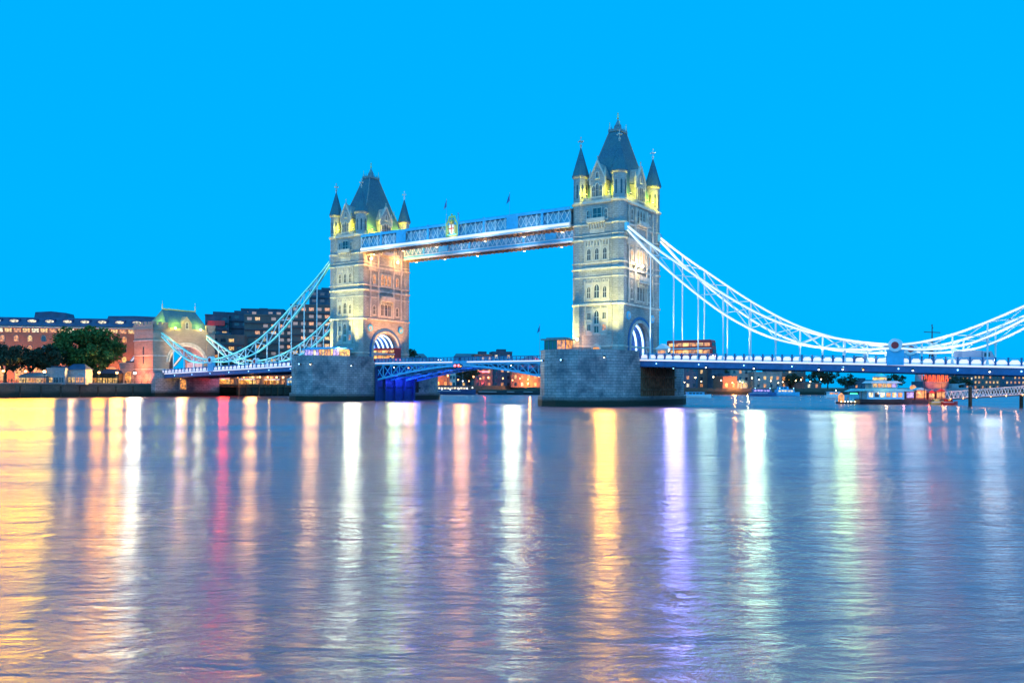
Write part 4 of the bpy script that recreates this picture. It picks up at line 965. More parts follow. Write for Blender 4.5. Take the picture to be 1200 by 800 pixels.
# small promenade buildings
def lodge(label, px0, px1, Y, h, wall, rows, roof='flat', rh=2, roof_m='slate', depth=7, seed=2, name='pavilion', cat='pavilion'):
    return building(label, at(px0, Y), at(px1, Y+1), QZ, h, depth, wall, rows, name, cat, roof, rh, roof_m=roof_m, seed=seed)
lodge('low white canopied cafe tent glowing orange at the far left', 22, 54, 259, 2.6, 'concrete', [(.4, 6, 1.5, 1.6, 'rect', [('lit_amber', 3), ('lit_gold', 1)], .02, .98)], 'ridge', 1.2, 'lead')
lodge('small light blue kiosk between the dark trees and the big green tree', 55, 76, 262, 4.6, 'lead', [(.7, 3, 1.2, 1.5, 'rect', [('lit_gold', 1), (DG, 1)], .05, .95)], 'flat')
lodge('grey stone pavilion with lit openings left of the big green tree trunk', 77, 100, 266, 4.9, 'granite', [(.6, 4, 1.0, 1.7, 'rect', [('lit_amber', 2), ('lit_gold', 1)], .05, .95)], 'ridge', 1.8, 'roof_blue')
lodge('long low restaurant with lit windows right of the big green tree trunk', 101, 139, 290, 3.9, 'quay', [(.6, 6, 1.4, 1.7, 'rect', [('lit_gold', 3), ('lit_amber', 1)], .02, .98)], 'ridge', 1.6, 'roof_blue', seed=6)
lg = lodge('arched stone lodge with glowing orange archway beside the gatehouse', 140, 163, 295, 7.2, 'granite', [(.3, 1, 3.0, 4.4, 'round', [('lit_amber', 1)], .3, .7)], 'flat', name='lodge', cat='lodge')
lamp(lg, (3, -3, 2.5), (1, .3, .08), 500)
for px, cc in ((150, ORG), (176, (1, .28, .10))): pass
abl = floodlight((-135.8, -19.5, QZ), (-137.5, -12.7, 8), (1, .20, .05), 16000, 100, 'small black floodlight on the quay lighting the gatehouse base red')
floodlight((-139, -19, QZ), (-139, -12.5, 17), (1, .30, .14), 14000, 75, 'small black floodlight at the foot of the gatehouse turret')
floodlight((-120, -6, 9.2), (-133, 1, 20), (1, .60, .22), 15000, 80, 'small black floodlight on the side span deck aimed at the gatehouse arch')

# door and lamp under the gatehouse
dr = thing('river_door', 'glowing orange arched doorway in the river face of the gatehouse base', 'doorway', (-131.1, -2.2, 2.6))
part('surround', MB().ring([(x*1.25, z*1.1) for x, z in arch_pts(2.4, 3.6, 5, False)], arch_pts(2.4, 3.6, 5, False), -.25, 0), 'portland', dr, rz=PI/2)
part('door', MB().wallp(arch_pts(2.4, 3.6, 5, False), -.05, 0), 'lit_amber', dr, rz=PI/2)

# timber jetty under the left side span with cafe terrace lights above
jt = thing('timber_jetty', 'dark timber jetty on tall piles under the left side span', 'jetty', (-133.4, 0, 0))
part('deck', MB().box(0.1, 12, 14, 60, 3.4, 4.0).box(.1, 12.1, 13.9, 60.1, 4.0, 4.15), 'timber', jt)
part('apron', MB().box(11.2, 11.6, 14, 42, .6, 3.4), 'wet_timber', jt)
for i in range(16): part('pile', MB().frus(11.8+.2*(i % 2), 14.6+i*3.0, .22, .2, -7, 4.9+.5*(i % 3), 8), 'wet_timber' if i % 3 else 'timber', jt)
tb = thing('ticket_booth', 'small light blue and white booth standing on the timber jetty', 'booth', (-124.5, 42, 4.15), .5)
part('cabin', MB().box(-1.6, 1.6, -1.2, 1.2, 0, 2.3), 'sky_paint', tb); part('roof', MB().wallp([(-1.9, 2.3), (1.9, 2.3), (0, 3.2)], -1.4, 1.4), 'white_paint', tb); part('window', MB().box(-1.2, 1.2, -1.25, -1.2, 1.0, 1.9), 'lit_white', tb)
for k, (px0, px1, Y, hh, lab) in enumerate(((246, 275, 324, 4.8, 'lit terrace cafe with glowing front just right of the gatehouse base'), (277, 305, 340, 5.2, 'lit terrace cafe with glowing front behind the middle of the jetty'), (307, 350, 355, 5.2, 'long lit terrace cafe with glowing front beside the farther pier'))):
    c_ = building(lab, at(px0, Y), at(px1, Y+1), QZ, hh, 8, 'brick', [(.5, 6, 1.3, 1.7, 'rect', [('lit_gold', 3), ('lit_amber', 2)], .02, .98), (2.8, 6, 1.2, .9, 'rect', [('lit_gold', 2), ('lit_amber', 2), (DG, 1)], .02, .98)], 'cafe', 'cafe', 'ridge', 1.4, seed=k+20, frames=False)
    lamp(c_, (4, -4, 2.2), (1, .42, .07), 1300, r=.5)
    part('awning', MB().add([(0.3, -.1, 2.6), (7.6, -.1, 2.6), (7.6, -1.6, 2.2), (.3, -1.6, 2.2), (0.3, -.1, 2.7), (7.6, -.1, 2.7), (7.6, -1.6, 2.3), (.3, -1.6, 2.3)], [(0, 1, 2, 3), (4, 5, 6, 7), (0, 1, 5, 4), (2, 3, 7, 6), (0, 3, 7, 4), (1, 2, 6, 5)]), 'white_paint', c_)
GL = 'globe lamps on the promenade beyond the jetty'
gl0 = thing('globe_lamp', 'small orange globe lamp on the promenade seen under the left side span', 'street lamp', (0, 0, 0), group=GL)
part('post', MB().tube((0, 0, 0), (0, 0, 3.1), .07), 'dark_metal', gl0); part('globe', MB().ball((0, 0, 3.3), .34), 'lamp_orange', gl0)
gl0.location = at(251, 318, QZ)
for i, px in enumerate((259, 268, 278, 287, 296, 305, 315, 324, 333, 341)): copy_tree(gl0, at(px+random.uniform(-1.5, 1.5), 321+i*3.0, QZ))

# ================================================================= TREES
def tree(label, loc, H, W, crown_m, n=5200, seed=1, trunk_h=.3, leaf=.42, group=None, name='broadleaf_tree'):
    R = random.Random(seed); t = thing(name, label, 'tree', loc, group=group)
    tr = MB(); ht_ = H*trunk_h; tr.tube((0, 0, -.2), (0, 0, ht_), W*.028+.1, 8, W*.02+.06); tips = []
    nb = 9
    for i in range(nb):
        a = 2*PI*i/nb+R.uniform(-.3, .3); e = Vector((math.cos(a)*W*.28*R.uniform(.5, 1.1), math.sin(a)*W*.28*R.uniform(.5, 1.1), H*R.uniform(.45, .75)))
        m_ = Vector((e.x*.4, e.y*.4, (ht_+e.z)*.5)); tr.tube((0, 0, ht_*.92), m_, W*.013+.05, 6, W*.009+.04); tr.tube(m_, e, W*.009+.04, 5, .03); tips.append(e)
        e2 = e+Vector((R.uniform(-1, 1), R.uniform(-1, 1), R.uniform(.3, 1)))*W*.1; tr.tube(e, e2, .05, 4, .02)
    part('trunk', tr, 'bark', t)
    clumps = []; nc = 46 if n < 9000 else 90
    for i in range(nc):
        while True:
            x, y, z = R.uniform(-1, 1), R.uniform(-1, 1), R.uniform(-1, 1); d = x*x+y*y+z*z
            if .2 < d < 1: break
        zz = H*(trunk_h+.02)+H*(1-trunk_h)*(.5+.46*z); sh = 1-.35*max(0, z)**2
        clumps.append((x*W*.44*sh, y*W*.44*sh, zz, W*R.uniform(.07, .135)))
    lv = MB()
    for i in range(n):
        cx, cy, cz, r = clumps[i % nc]; u = R.gauss(0, 1), R.gauss(0, 1), R.gauss(0, 1); l = math.sqrt(sum(q*q for q in u))+1e-6; rr = r*R.uniform(.5, 1.12)
        c = Vector((cx+u[0]/l*rr, cy+u[1]/l*rr, cz+u[2]/l*rr*.8)); a = Vector((R.uniform(-1, 1), R.uniform(-1, 1), R.uniform(-1, 1))).normalized(); b = a.cross(Vector((R.uniform(-1, 1), R.uniform(-1, 1), R.uniform(-1, 1)))).normalized()
        s_ = leaf*R.uniform(.6, 1.3); lv.v += [tuple(c-a*s_), tuple(c+b*s_*.55), tuple(c+a*s_), tuple(c-b*s_*.55)]; k = len(lv.v)-4; lv.f.append((k, k+1, k+2, k+3))
    me = bpy.data.meshes.new('crown'); me.from_pydata(lv.v, [], lv.f); me.update(); me.materials.append(M[crown_m]); put('crown', me, t)
    return t
def qt(px, back): v = on_u(px, -134-back, 0); return (v[0], v[1], QZ)
tree('big round green tree on the promenade left of the gatehouse', qt(101, 11), 20.0, 23.5, 'foliage', 17000, 3, .2, .5)
tree('dark tree cut by the left edge of the photo', qt(6, 8), 12.2, 15, 'foliage_dark', 4200, 5, .3)
tree('small dark tree second from the left edge', qt(36, 10), 12.4, 12.5, 'foliage_dark', 4000, 6, .34)
tree('dark tree tucked against the left side of the big green tree', qt(57, 8), 12.6, 11.5, 'foliage_dark', 3600, 8, .34)
for px, Y, H, W, lab, s_ in ((262, 346, 10, 9, 'dark tree beyond the jetty, nearest the gatehouse', 11), (286, 352, 11, 10, 'dark tree beyond the jetty, behind the blue booth', 12), (322, 362, 10, 11, 'dark tree beyond the jetty, nearest the farther pier', 13)):
    tree(lab, at(px, Y, QZ), H, W, 'foliage_dark', 1300, s_, .3, .5)

# ================================================================= FAR BANK
FB = [(560, 560), (700, 540), (800, 480), (900, 470), (975, 490), (1040, 620), (1140, 700), (1350, 760), (1700, 600)]
struct('far_bank_ground', MB().add([tuple(at(px, Y, 3.2)) for px, Y in FB]+[(3500, 1500, 3.2), (2500, 4400, 3.2), (-1400, 2600, 3.2)], [tuple(range(len(FB)+3))]), 'paving')
fq = thing('quay_wall', 'far dark quay wall seen under the right side span', 'quay wall', (0, 0, 0)); b = MB()
for p, q in zip(FB, FB[1:]):
    p = at(*p); q = at(*q); b.add([(p.x, p.y, -7.5), (q.x, q.y, -7.5), (q.x, q.y, 3.6), (p.x, p.y, 3.6), (p.x+.5, p.y+1, -7.5), (q.x+.5, q.y+1, -7.5), (q.x+.5, q.y+1, 3.6), (p.x+.5, p.y+1, 3.6)], [(0, 1, 2, 3), (4, 5, 6, 7), (3, 2, 6, 7), (0, 3, 7, 4), (1, 2, 6, 5)])
part('wall', b, 'quay', fq)
def fb(label, px0, px1, Y, ytop, wall, seed, lit=.3, rows=None, roof='flat', amberish=False, depth=14, z0=3.4, glow=None, lamp_col=(1, .35, .05)):
    A, B = at(px0, Y), at(px1, Y+2); W = (B-A).length; zt = zat((px0+px1)/2, ytop, Y); h = max(3, zt-z0-(0 if roof == 'flat' else 2)); nf = rows or max(1, int(h/3.6)); R = []
    for i in range(nf): R.append((.8+i*h/nf, max(2, min(12, int(W/3.6))), 1.5, 1.9 if not amberish else 2.2, 'rect' if not amberish else 'round', [('lit_gold', lit), ('lit_amber', lit*(2 if amberish else 1)), ('lit_white', lit*.4), (DG, 1-.5*lit)], .03, .97))
    t = building(label, (A.x, A.y), (B.x, B.y), z0, h, depth, wall, R, roof=roof, seed=seed, frames=False, roof_h=2.2)
    t.location.z = z0
    if glow: lamp(t, (W*.5, -6, 2.5), lamp_col, glow, r=.6)
    return t
# seen through the opening span and just above it
fb('low brown roofed building with roof lights beside the left tower base', 477, 500, 448, 414, 'brick_brown', 31, .4, roof='ridge')
fb('orange lit terrace building behind the small moored cruiser', 500, 527, 455, 431, 'brick', 32, .8, amberish=True, glow=5000)
fb('narrow cream building with white front in the opening span', 526, 534, 462, 430, 'portland', 33, .3)
fb('dark mansion block with a red neon line under the span', 556, 577, 500, 416, 'brick_brown', 34, .5, glow=2500, lamp_col=(1, .06, .05))
fb('tall grey block between the neon block and the orange arcades', 577, 600, 505, 413, 'dark_conc', 35, .25)
fb('long arcade building lit bright orange beside the nearer pier', 599, 640, 498, 428, 'brick', 36, .9, amberish=True, glow=14000)
fb('dark slate roofed terrace above the middle of the opening span', 533, 560, 520, 414, 'dark_conc', 37, .3, roof='ridge')
for px, Y, H, W, lab, s_ in ((548, 470, 13, 15, 'dark tree behind the cruiser mast under the opening span', 21), (515, 468, 9, 12, 'dark tree among the orange lights left of the cream building', 22), (482, 440, 21, 12, 'tall dark tree just right of the left tower base', 23)):
    tree(lab, at(px, Y, 3.5), H, W, 'foliage_dark', 1300, s_, .25, .6)
nb = thing('sign_band', 'red neon line sign on the dark mansion block under the opening span', 'sign', tuple(at(557, 498, zat(557, 436, 498))))
part('tube', MB().box(0, 8.5, -.3, 0, 0, .7), 'lamp_red', nb, rz=.6)
for a in ( # under the right side span
    ('dark blue block with scattered lit windows right of the nearer pier', 794, 818, 486, 419, 'dark_conc', 41, .45),
    ('second dark block from the nearer pier, with a flat roof', 817, 836, 492, 423, 'brick_brown', 42, .35),
    ('lower dark block left of the orange warehouse', 834, 849, 488, 434, 'dark_conc', 43, .4),
    ('pale block behind the orange warehouse', 856, 886, 505, 431, 'concrete', 45, .15),
    ('long low pale block right of the orange warehouse', 884, 916, 498, 437, 'concrete', 46, .35),
    ('brown block with a lit top row under the right side span', 914, 944, 500, 430, 'brick_brown', 47, .35)): fb(*a)
fb('small warehouse lit vivid orange under the right side span', 847, 864, 476, 442, 'brick', 44, .9, amberish=True, glow=9000)
fb('small gabled house lit pale amber beside the orange warehouse', 864, 875, 478, 444, 'concrete', 48, .8, roof='gable', glow=4000, lamp_col=(1, .6, .2))
fb('low dark shed with a row of orange lights before the trees', 943, 962, 484, 450, 'brick_brown', 49, .8)
fb('distant low block right of the far trees', 1000, 1030, 640, 446, 'dark_conc', 50, .3)
fb('distant dark block beyond the ship, with few lights', 1110, 1142, 720, 436, 'dark_conc', 51, .4)
fb('distant block behind the gangway, with a brown roof', 1140, 1172, 730, 433, 'brick_brown', 52, .5)
fb('distant dark block at the right edge of the photo', 1172, 1212, 735, 439, 'dark_conc', 53, .4)
for px, Y, H, W, lab, s_ in ((958, 500, 12, 14, 'dark tree beyond the low shed under the right side span', 24), (970, 505, 14, 13, 'taller dark tree beyond the low shed, nearest the open sky', 25), (840, 500, 15, 14, 'dark tree between the dark blocks and the orange warehouse', 26), (930, 497, 9, 11, 'small dark tree before the brown block', 27), (993, 600, 10, 16, 'distant dark tree between the shed and the floating restaurant', 28), (1125, 690, 11, 24, 'distant dark trees line, clump beyond the gangway head', 29), (1050, 640, 12, 18, 'distant dark tree behind the floating restaurant roofs', 30)):
    tree(lab, at(px, Y, 3.2), H, W, 'foliage_dark', 1000, s_, .2, .7)
GF = 'far embankment lamps under the right side span'
fl0 = thing('embankment_lamp', 'tiny lamp on the far embankment wall', 'street lamp', at(799, 474, 3.4), group=GF)
part('post', MB().tube((0, 0, 0), (0, 0, 4.2), .12), 'dark_metal', fl0); part('globe', MB().ball((0, 0, 4.5), .3), 'lamp_warm', fl0)
for i in range(17):
    px = 806+i*9.6+random.uniform(-4.5, 4.5); c_ = copy_tree(fl0, at(px, 474+(6 if px > 930 else 0)+max(0, (px-940)*.5), 3.4)); c_.scale.z = random.uniform(.7, 1.5)
GC = 'embankment lamps seen through the opening span'
fl1 = thing('embankment_lamp', 'tiny orange lamp on the embankment seen through the opening span', 'street lamp', at(509, 446, 4.1), group=GC)
part('post', MB().tube((0, 0, 0), (0, 0, 3.4), .1), 'dark_metal', fl1); part('globe', MB().ball((0, 0, 3.8), .36), 'lamp_orange', fl1)
for i in range(12): px = 514+i*10.4+random.uniform(-4.5, 4.5); c_ = copy_tree(fl1, at(px, 450+max(0, px-540)*.45, 4.1)); c_.scale.z = random.uniform(.6, 1.6)

# ================================================================= BOATS
def hull_mb(Lh, W, H, n=10, sheer=.35, stern=.8):
    b = MB(); S = []
    for i in range(n+1):
        t = i/n; w = W/2*(stern+(1-stern)*min(1, t*3) if t < .33 else 1) if t < .62 else W/2*math.cos((t-.62)/.38*PI/2*.985)
        z = H*(1+sheer*max(0, t-.4)**2*2.2); x = -Lh/2+Lh*t
        S.append([(x, -w, z), (x, -w*.92, H*.3), (x, -w*.55, -.5), (x, w*.55, -.5), (x, w*.92, H*.3), (x, w, z)])
    P = [p for s_ in S for p in s_]; F = [tuple(range(6)), tuple(range(n*6, n*6+6))]
    for i in range(n):
        for j in range(6): F.append((i*6+j, i*6+(j+1) % 6, (i+1)*6+(j+1) % 6, (i+1)*6+j))
    return b.add(P, F)
def boat(label, loc, rz, Lh, W, H, hull_m, decks, name='cruise_boat', mast=None, lamps=(), lens='lamp_white', rail=True):
    t = thing(name, label, 'boat', loc, rz)
    part('hull', hull_mb(Lh, W, H), hull_m, t)
    part('rubbing_strake', MB().bar((-Lh*.48, -W*.47, H*.85), (Lh*.15, -W*.515, H*.85), .1, .14).bar((-Lh*.48, W*.47, H*.85), (Lh*.15, W*.515, H*.85), .1, .14), 'white_paint', t)
    z = H
    for (x0, x1, w, h, m, wm) in decks:
        k = part('cabin', MB().wallp([(x0, z), (x1, z), (x1-h*.35, z+h), (x0, z+h)], -w/2, w/2), m, t)
        n = max(2, int((x1-x0-1)/1.5))
        for S in (-1, 1):
            wmsh = MB()
            for i in range(n): x = x0+.5+(x1-x0-1.3)*i/n; wmsh.box(x, x+(x1-x0-1)/n*.72, *sorted((S*w/2, S*(w/2+.03))), z+h*.35, z+h*.8)
            part('window_row', wmsh, wm, k)
        part('cabin_roof', MB().box(x0-.3, x1-h*.2, -w/2-.2, w/2+.2, z+h, z+h+.12), m if m != 'white_paint' else 'sky_paint', k)
        z += h+.12
    if rail:
        r = MB()
        for S in (-1, 1):
            r.bar((-Lh*.47, S*W*.43, H+.95), (Lh*.3, S*W*.43, H+.95), .05)
            for i in range(9): x = -Lh*.47+Lh*.77*i/8; r.bar((x, S*W*.43, H-.05), (x, S*W*.43, H+.95), .05)
        part('railing', r, 'steel', t)
    if mast: part('mast', MB().tube((mast[0], 0, H), (mast[0], 0, H+mast[1]), .1, 6, .05).bar((mast[0], -.8, H+mast[1]*.75), (mast[0], .8, H+mast[1]*.75), .06).ball((mast[0], 0, H+mast[1]), .15), 'steel', t)
    for x, y, zz in lamps: part('deck_lamp', MB().ball((x, y, zz), .2), lens, t)
    return t
RZ = math.atan2(_c*0+.565, .825)     # parallel to the picture plane: direction (cos, sin) of camera right
boat('dark blue river cruiser with white deck lights moored under the opening span', at(533, 395), RZ, 20, 4.6, 2.0, 'navy', [(-8.5, 6.5, 3.8, 1.9, 'navy', 'lit_white')], mast=(3.8, 7.5), lamps=[(-9, -2.2, 3.2), (-6, -2.3, 2.6), (-2, -2.4, 2.6), (2, -2.4, 2.7), (6, -2.2, 3), (8.5, -1.2, 3.3), (3.8, -.4, 6.5)])
for k, (px, L_, lab) in enumerate(((577, 14, 'empty dark barge moored just right of the river cruiser'), (598, 13, 'empty dark barge in the middle of the row beside the cruiser'), (619, 14, 'empty dark barge nearest the nearer pier'))):
    t = boat(lab, at(px, 402+k*3), RZ, L_, 5, 1.7, 'dark_metal', [], name='barge', rail=False); part('hatch_cover', MB().wallp([(-L_*.38, 1.75), (L_*.3, 1.75), (L_*.26, 2.5), (-L_*.34, 2.5)], -1.8, 1.8), 'quay', t)
boat('low white motor cruiser with tinted windows right of the nearer pier', at(815, 330), RZ+.1, 13, 3.4, 1.1, 'white_paint', [(-3.5, 3.5, 2.6, 1.1, 'sky_paint', 'dark_glass')], name='motor_boat')
boat('blue lit passenger boat moored at the far bank, left of two', at(894, 400), RZ-.1, 13, 4, 1.6, 'blue_paint', [(-5, 4, 3.4, 1.8, 'blue_paint', 'lit_violet')], lamps=[(-4, -2, 3.8), (3, -2, 3.8)], lens='lamp_blue')
boat('blue lit passenger boat moored at the far bank, right of two', at(921, 404), RZ+.1, 14, 4, 1.6, 'sky_paint', [(-5, 4, 3.4, 1.6, 'sky_paint', 'lit_white'), (-4, 1, 2.6, 1.2, 'sky_paint', 'dark_glass')], lamps=[(-4, -2, 3.8), (3, -2, 3.8)], lens='lamp_blue')
boat('white boat with domed glowing cabin left of the floating restaurant', at(978, 330), RZ, 7.5, 3, 1.2, 'white_paint', [(-2.8, 2.2, 2.4, 1.4, 'white_paint', 'lit_amber')], name='motor_boat', lamps=[(0, -1.4, 3.2)], lens='lamp_warm')

# floating restaurant
F0 = at(1036, 222); rs = thing('floating_restaurant', 'tiered floating restaurant with turquoise roofs and glowing decks beyond the right side span', 'restaurant boat', tuple(F0), RZ)
part('hull', hull_mb(15, 6, 1.3, stern=.9), 'dark_metal', rs)
part('lower_cabin', MB().box(-5.6, 4.2, -2.6, 2.6, 1.3, 3.5), 'sky_paint', rs)
part('lower_roof', MB().wallp([(-7.2, 3.5), (5.4, 3.5), (4.2, 4.1), (-6, 4.1)], -3, 3), 'teal_paint', rs)
part('upper_cabin', MB().box(-4.2, 2.6, -2.1, 2.1, 4.1, 5.6), 'portland', rs)
part('upper_roof', MB().wallp([(-5, 5.6), (3.9, 5.6), (2.4, 6.2), (-4, 6.2)], -2.5, 2.5), 'white_paint', rs)
part('lantern_cabin', MB().frus(-1.2, 0, 1.7, 1.6, 6.2, 7.3, 10), 'portland', rs)
part('dome', MB().frus(-1.2, 0, 2.1, .9, 7.3, 7.9, 10).frus(-1.2, 0, .9, .25, 7.9, 8.3, 10), 'teal_paint', rs)
part('beacon', MB().frus(-.6, 0, .55, .4, 8.3, 10.4, 8), 'lamp_green', rs)
for i in range(6): part('window', MB().box(-5.2+i*1.55, -4.1+i*1.55, -2.64, -2.6, 1.9, 3.1), ['lit_white', 'dark_glass', 'lit_white', 'lit_amber', 'lit_gold', 'lit_amber'][i], rs)
for i in range(5): part('window', MB().box(-3.9+i*1.28, -2.9+i*1.28, -2.14, -2.1, 4.5, 5.4), ['lit_gold', 'lit_amber', 'lit_gold', 'lit_amber', 'lit_violet'][i], rs)
part('window', MB().frus(-1.2, 0, 1.74, 1.7, 6.5, 7.1, 10), 'lit_gold', rs)
lamp(rs, (-1.5, -5, 3), (1, .6, .3), 220, r=.3); lamp(rs, (3, -5, 2.5), (1, .4, .5), 160, r=.3)
pk = thing('pontoon_kiosk', 'small pontoon with orange hut, green lit awning and a line of yellow lamps', 'pontoon', tuple(at(997, 224)), RZ)
part('float', MB().box(-3.4, 3.4, -1.6, 1.6, -.4, .55), 'dark_metal', pk); part('hut', MB().box(-3.1, -2.1, -.8, .8, .55, 2.2).frus(-2.6, 0, .9, .2, 2.2, 2.9, 4), 'lit_amber', pk)
part('awning', MB().wallp([(-1.4, 3.3), (2.6, 3.3), (.6, 4.1)], -1.4, 1.4), 'teal_paint', pk)
for x in (-1.2, 2.4): part('awning_post', MB().tube((x, -1.2, .5), (x, -1.2, 3.3), .07), 'steel', pk)
part('counter', MB().box(-.8, 2.0, -.9, .9, .55, 1.7), 'sky_paint', pk); part('green_light', MB().box(-.7, 1.3, -1.3, -1.2, 2.6, 2.9), 'lamp_green', pk)
for i in range(8): part('edge_lamp', MB().ball((-3.2+i*.9, -1.65, .6), .13), 'lamp_warm', pk)
# second pontoon with red and orange stalls
p2 = thing('landing_pontoon', 'long dark landing pontoon with glowing red and orange cabins beside the restaurant', 'pontoon', tuple(at(1085, 226)), RZ)
part('float', MB().box(-6.5, 5.5, -2, 2, -.4, 1.2), 'dark_metal', p2)
for i, (x, w, h, m) in enumerate(((-6, 2.2, 2.2, 'lit_violet'), (-3.4, 3.0, 2.6, 'lit_amber'), (.2, 1.6, 1.9, 'lit_gold'), (2.3, 2.4, 2.3, 'lit_amber'))):
    c_ = part('cabin', MB().box(x, x+w, -1.2, 1.2, 1.2, 1.2+h), 'brick', p2); part('window', MB().box(x+.15, x+w-.15, -1.24, -1.2, 1.7, 1.0+h), m, c_); part('cabin_roof', MB().wallp([(x-.2, 1.2+h), (x+w+.2, 1.2+h), (x+w/2, 1.9+h)], -1.4, 1.4), 'teal_paint' if i < 2 else 'red', c_)
part('net_post', MB().tube((-1.1, -1.5, 1.2), (-1.1, -1.5, 6.6), .09).tube((3.6, -1.5, 1.2), (3.6, -1.5, 5.6), .08), 'dark_metal', p2)
lamp(p2, (-1, -4, 3), (1, .12, .05), 500, r=.3); lamp(p2, (3, -3.5, 2.5), (1, .3, .05), 300, r=.3)
bl_ = thing('balloon_lantern', 'round glowing red lantern on a pole between restaurant and ship', 'lantern', tuple(at(1070, 232)))
part('pole', MB().tube((0, 0, 0), (0, 0, 3.8), .07), 'dark_metal', bl_); part('globe', MB().ball((0, 0, 4.4), .85, 12, 8), 'lit_amber', bl_); lamp(bl_, (0, -1.6, 4.4), (1, .05, .03), 60, r=.3)
boat('small orange launch moored at the foot of the gangway', at(1113, 216), RZ, 4.2, 1.7, .8, 'red', [(-1.2, .6, 1.2, .8, 'red', 'lit_amber')], name='launch', rail=False)
boat('small yellow launch moored beside the orange one', at(1098, 217), RZ, 3.6, 1.6, .8, 'gold', [(-1.0, .5, 1.2, .6, 'gold', 'lit_gold')], name='launch', rail=False)
# museum ship beyond
S0 = at(1092, 345); sh_ = thing('warship', 'grey museum ship with tripod mast, its lower rigging lit orange', 'ship', tuple(S0), RZ+.35)
part('hull', hull_mb(46, 9, 3.8, 14, .3), 'steel', sh_)
part('superstructure', MB().box(-8, 6, -3, 3, 3.8, 7).box(-4, 3.5, -2.4, 2.4, 7, 9.4).box(-2, 1.5, -1.8, 1.8, 9.4, 11.4), 'dark_conc', sh_)
part('funnel', MB().frus(-7, 0, 1.6, 1.4, 7, 12.2, 12), 'steel', sh_)
ms = MB().tube((-1.8, -1.5, 9), (0, 0, 23), .3).tube((-1.8, 1.5, 9), (0, 0, 23), .3).tube((1.4, 0, 9), (0, 0, 23), .32).tube((0, 0, 23), (0, 0, 31), .28, 6, .16)
ms.bar((-4.6, 0, 23.4), (4.6, 0, 23.4), .32).bar((-3.6, 0, 19.6), (3.6, 0, 19.6), .32).bar((-4.4, 0, 27.6), (4.4, 0, 27.6), .3).box(-.9, .9, -.9, .9, 21.2, 22.2).bar((-3.4, 0, 19.6), (-3.4, 0, 21.6), .14).bar((3.2, 0, 19.6), (3.2, 0, 21.2), .14).bar((.6, 0, 29.3), (-.5, 0, 30.6), .12)
part('mast', ms, 'dark_metal', sh_)
for x in (-6.4, -4.2, -1.9, .6, 2.7, 5.0):
    dk = MB().tube((x-1, -2.8, 3.8), (x, -2.8, 13.5), .2).tube((x+1, -2.8, 3.8), (x, -2.8, 13.5), .2).bar((x-.7, -2.8, 7), (x+.7, -2.8, 7), .15).bar((x-.4, -2.8, 10), (x+.4, -2.8, 10), .15); part('derrick', dk, 'orange_lit_steel', sh_)
part('gun_turret', MB().frus(12, 0, 2.2, 1.8, 4.2, 6.2, 8).tube((12, -.5, 5.4), (18, -.5, 6.3), .2).tube((12, .5, 5.4), (18, .5, 6.3), .2), 'steel', sh_)
lamp(sh_, (3, -8, 4.5), (1, .18, .0), 13000, 'SPOT', .5, (1, -2, 9), 100); lamp(sh_, (-5, -8, 4.5), (1, .12, .05), 8000, 'SPOT', .5, (-3, -2, 9), 100)
# gangway
g0, g1 = at(1112, 216, 1.5), at(1215, 176, 3.2); gv = g1-g0; gl = gv.length; gw_ = thing('gangway', 'orange lit truss gangway sloping up to the right edge', 'gangway', tuple(g0), math.atan2(gv.y, gv.x))
sl = (gv.z)/math.hypot(gv.x, gv.y); gh = math.hypot(gv.x, gv.y)
part('walkway_floor', MB().bar((0, 0, 0), (gh, 0, sl*gh), 2.0, .15), 'timber', gw_)
for S in (-1, 1):
    g = MB(); n = 16; g.bar((0, S, .1), (gh, S, sl*gh+.1), .14); g.bar((0, S, 1.9), (gh, S, sl*gh+1.9), .14)
    for i in range(n): x0, x1 = gh*i/n, gh*(i+1)/n; g.bar((x0, S, sl*x0+.1), ((x0+x1)/2, S, sl*(x0+x1)/2+1.9), .1); g.bar(((x0+x1)/2, S, sl*(x0+x1)/2+1.9), (x1, S, sl*x1+.1), .1)
    part('truss_side', g, 'white_paint', gw_)
for i in range(6): x = gh*(i+.5)/6; part('under_lamp', MB().ball((x, -1.1, sl*x-.1), .1), 'lamp_orange', gw_); lamp(gw_, (x, -2.2, sl*x+.6), (1, .4, .15), 150, r=.2)
for px, Y, h, lab in ((1137, 196, 4.6, 'tall dark mooring pile with rusty cap in front of the gangway'), (1197, 186, 3.0, 'short dark mooring pile at the right edge')):
    t = thing('mooring_pile', lab, 'pile', tuple(at(px, Y))); part('shaft', MB().frus(0, 0, .42, .4, -7, h, 12), 'wet_timber', t); part('cap', MB().frus(0, 0, .48, .1, h, h+.35, 12), 'brick', t)

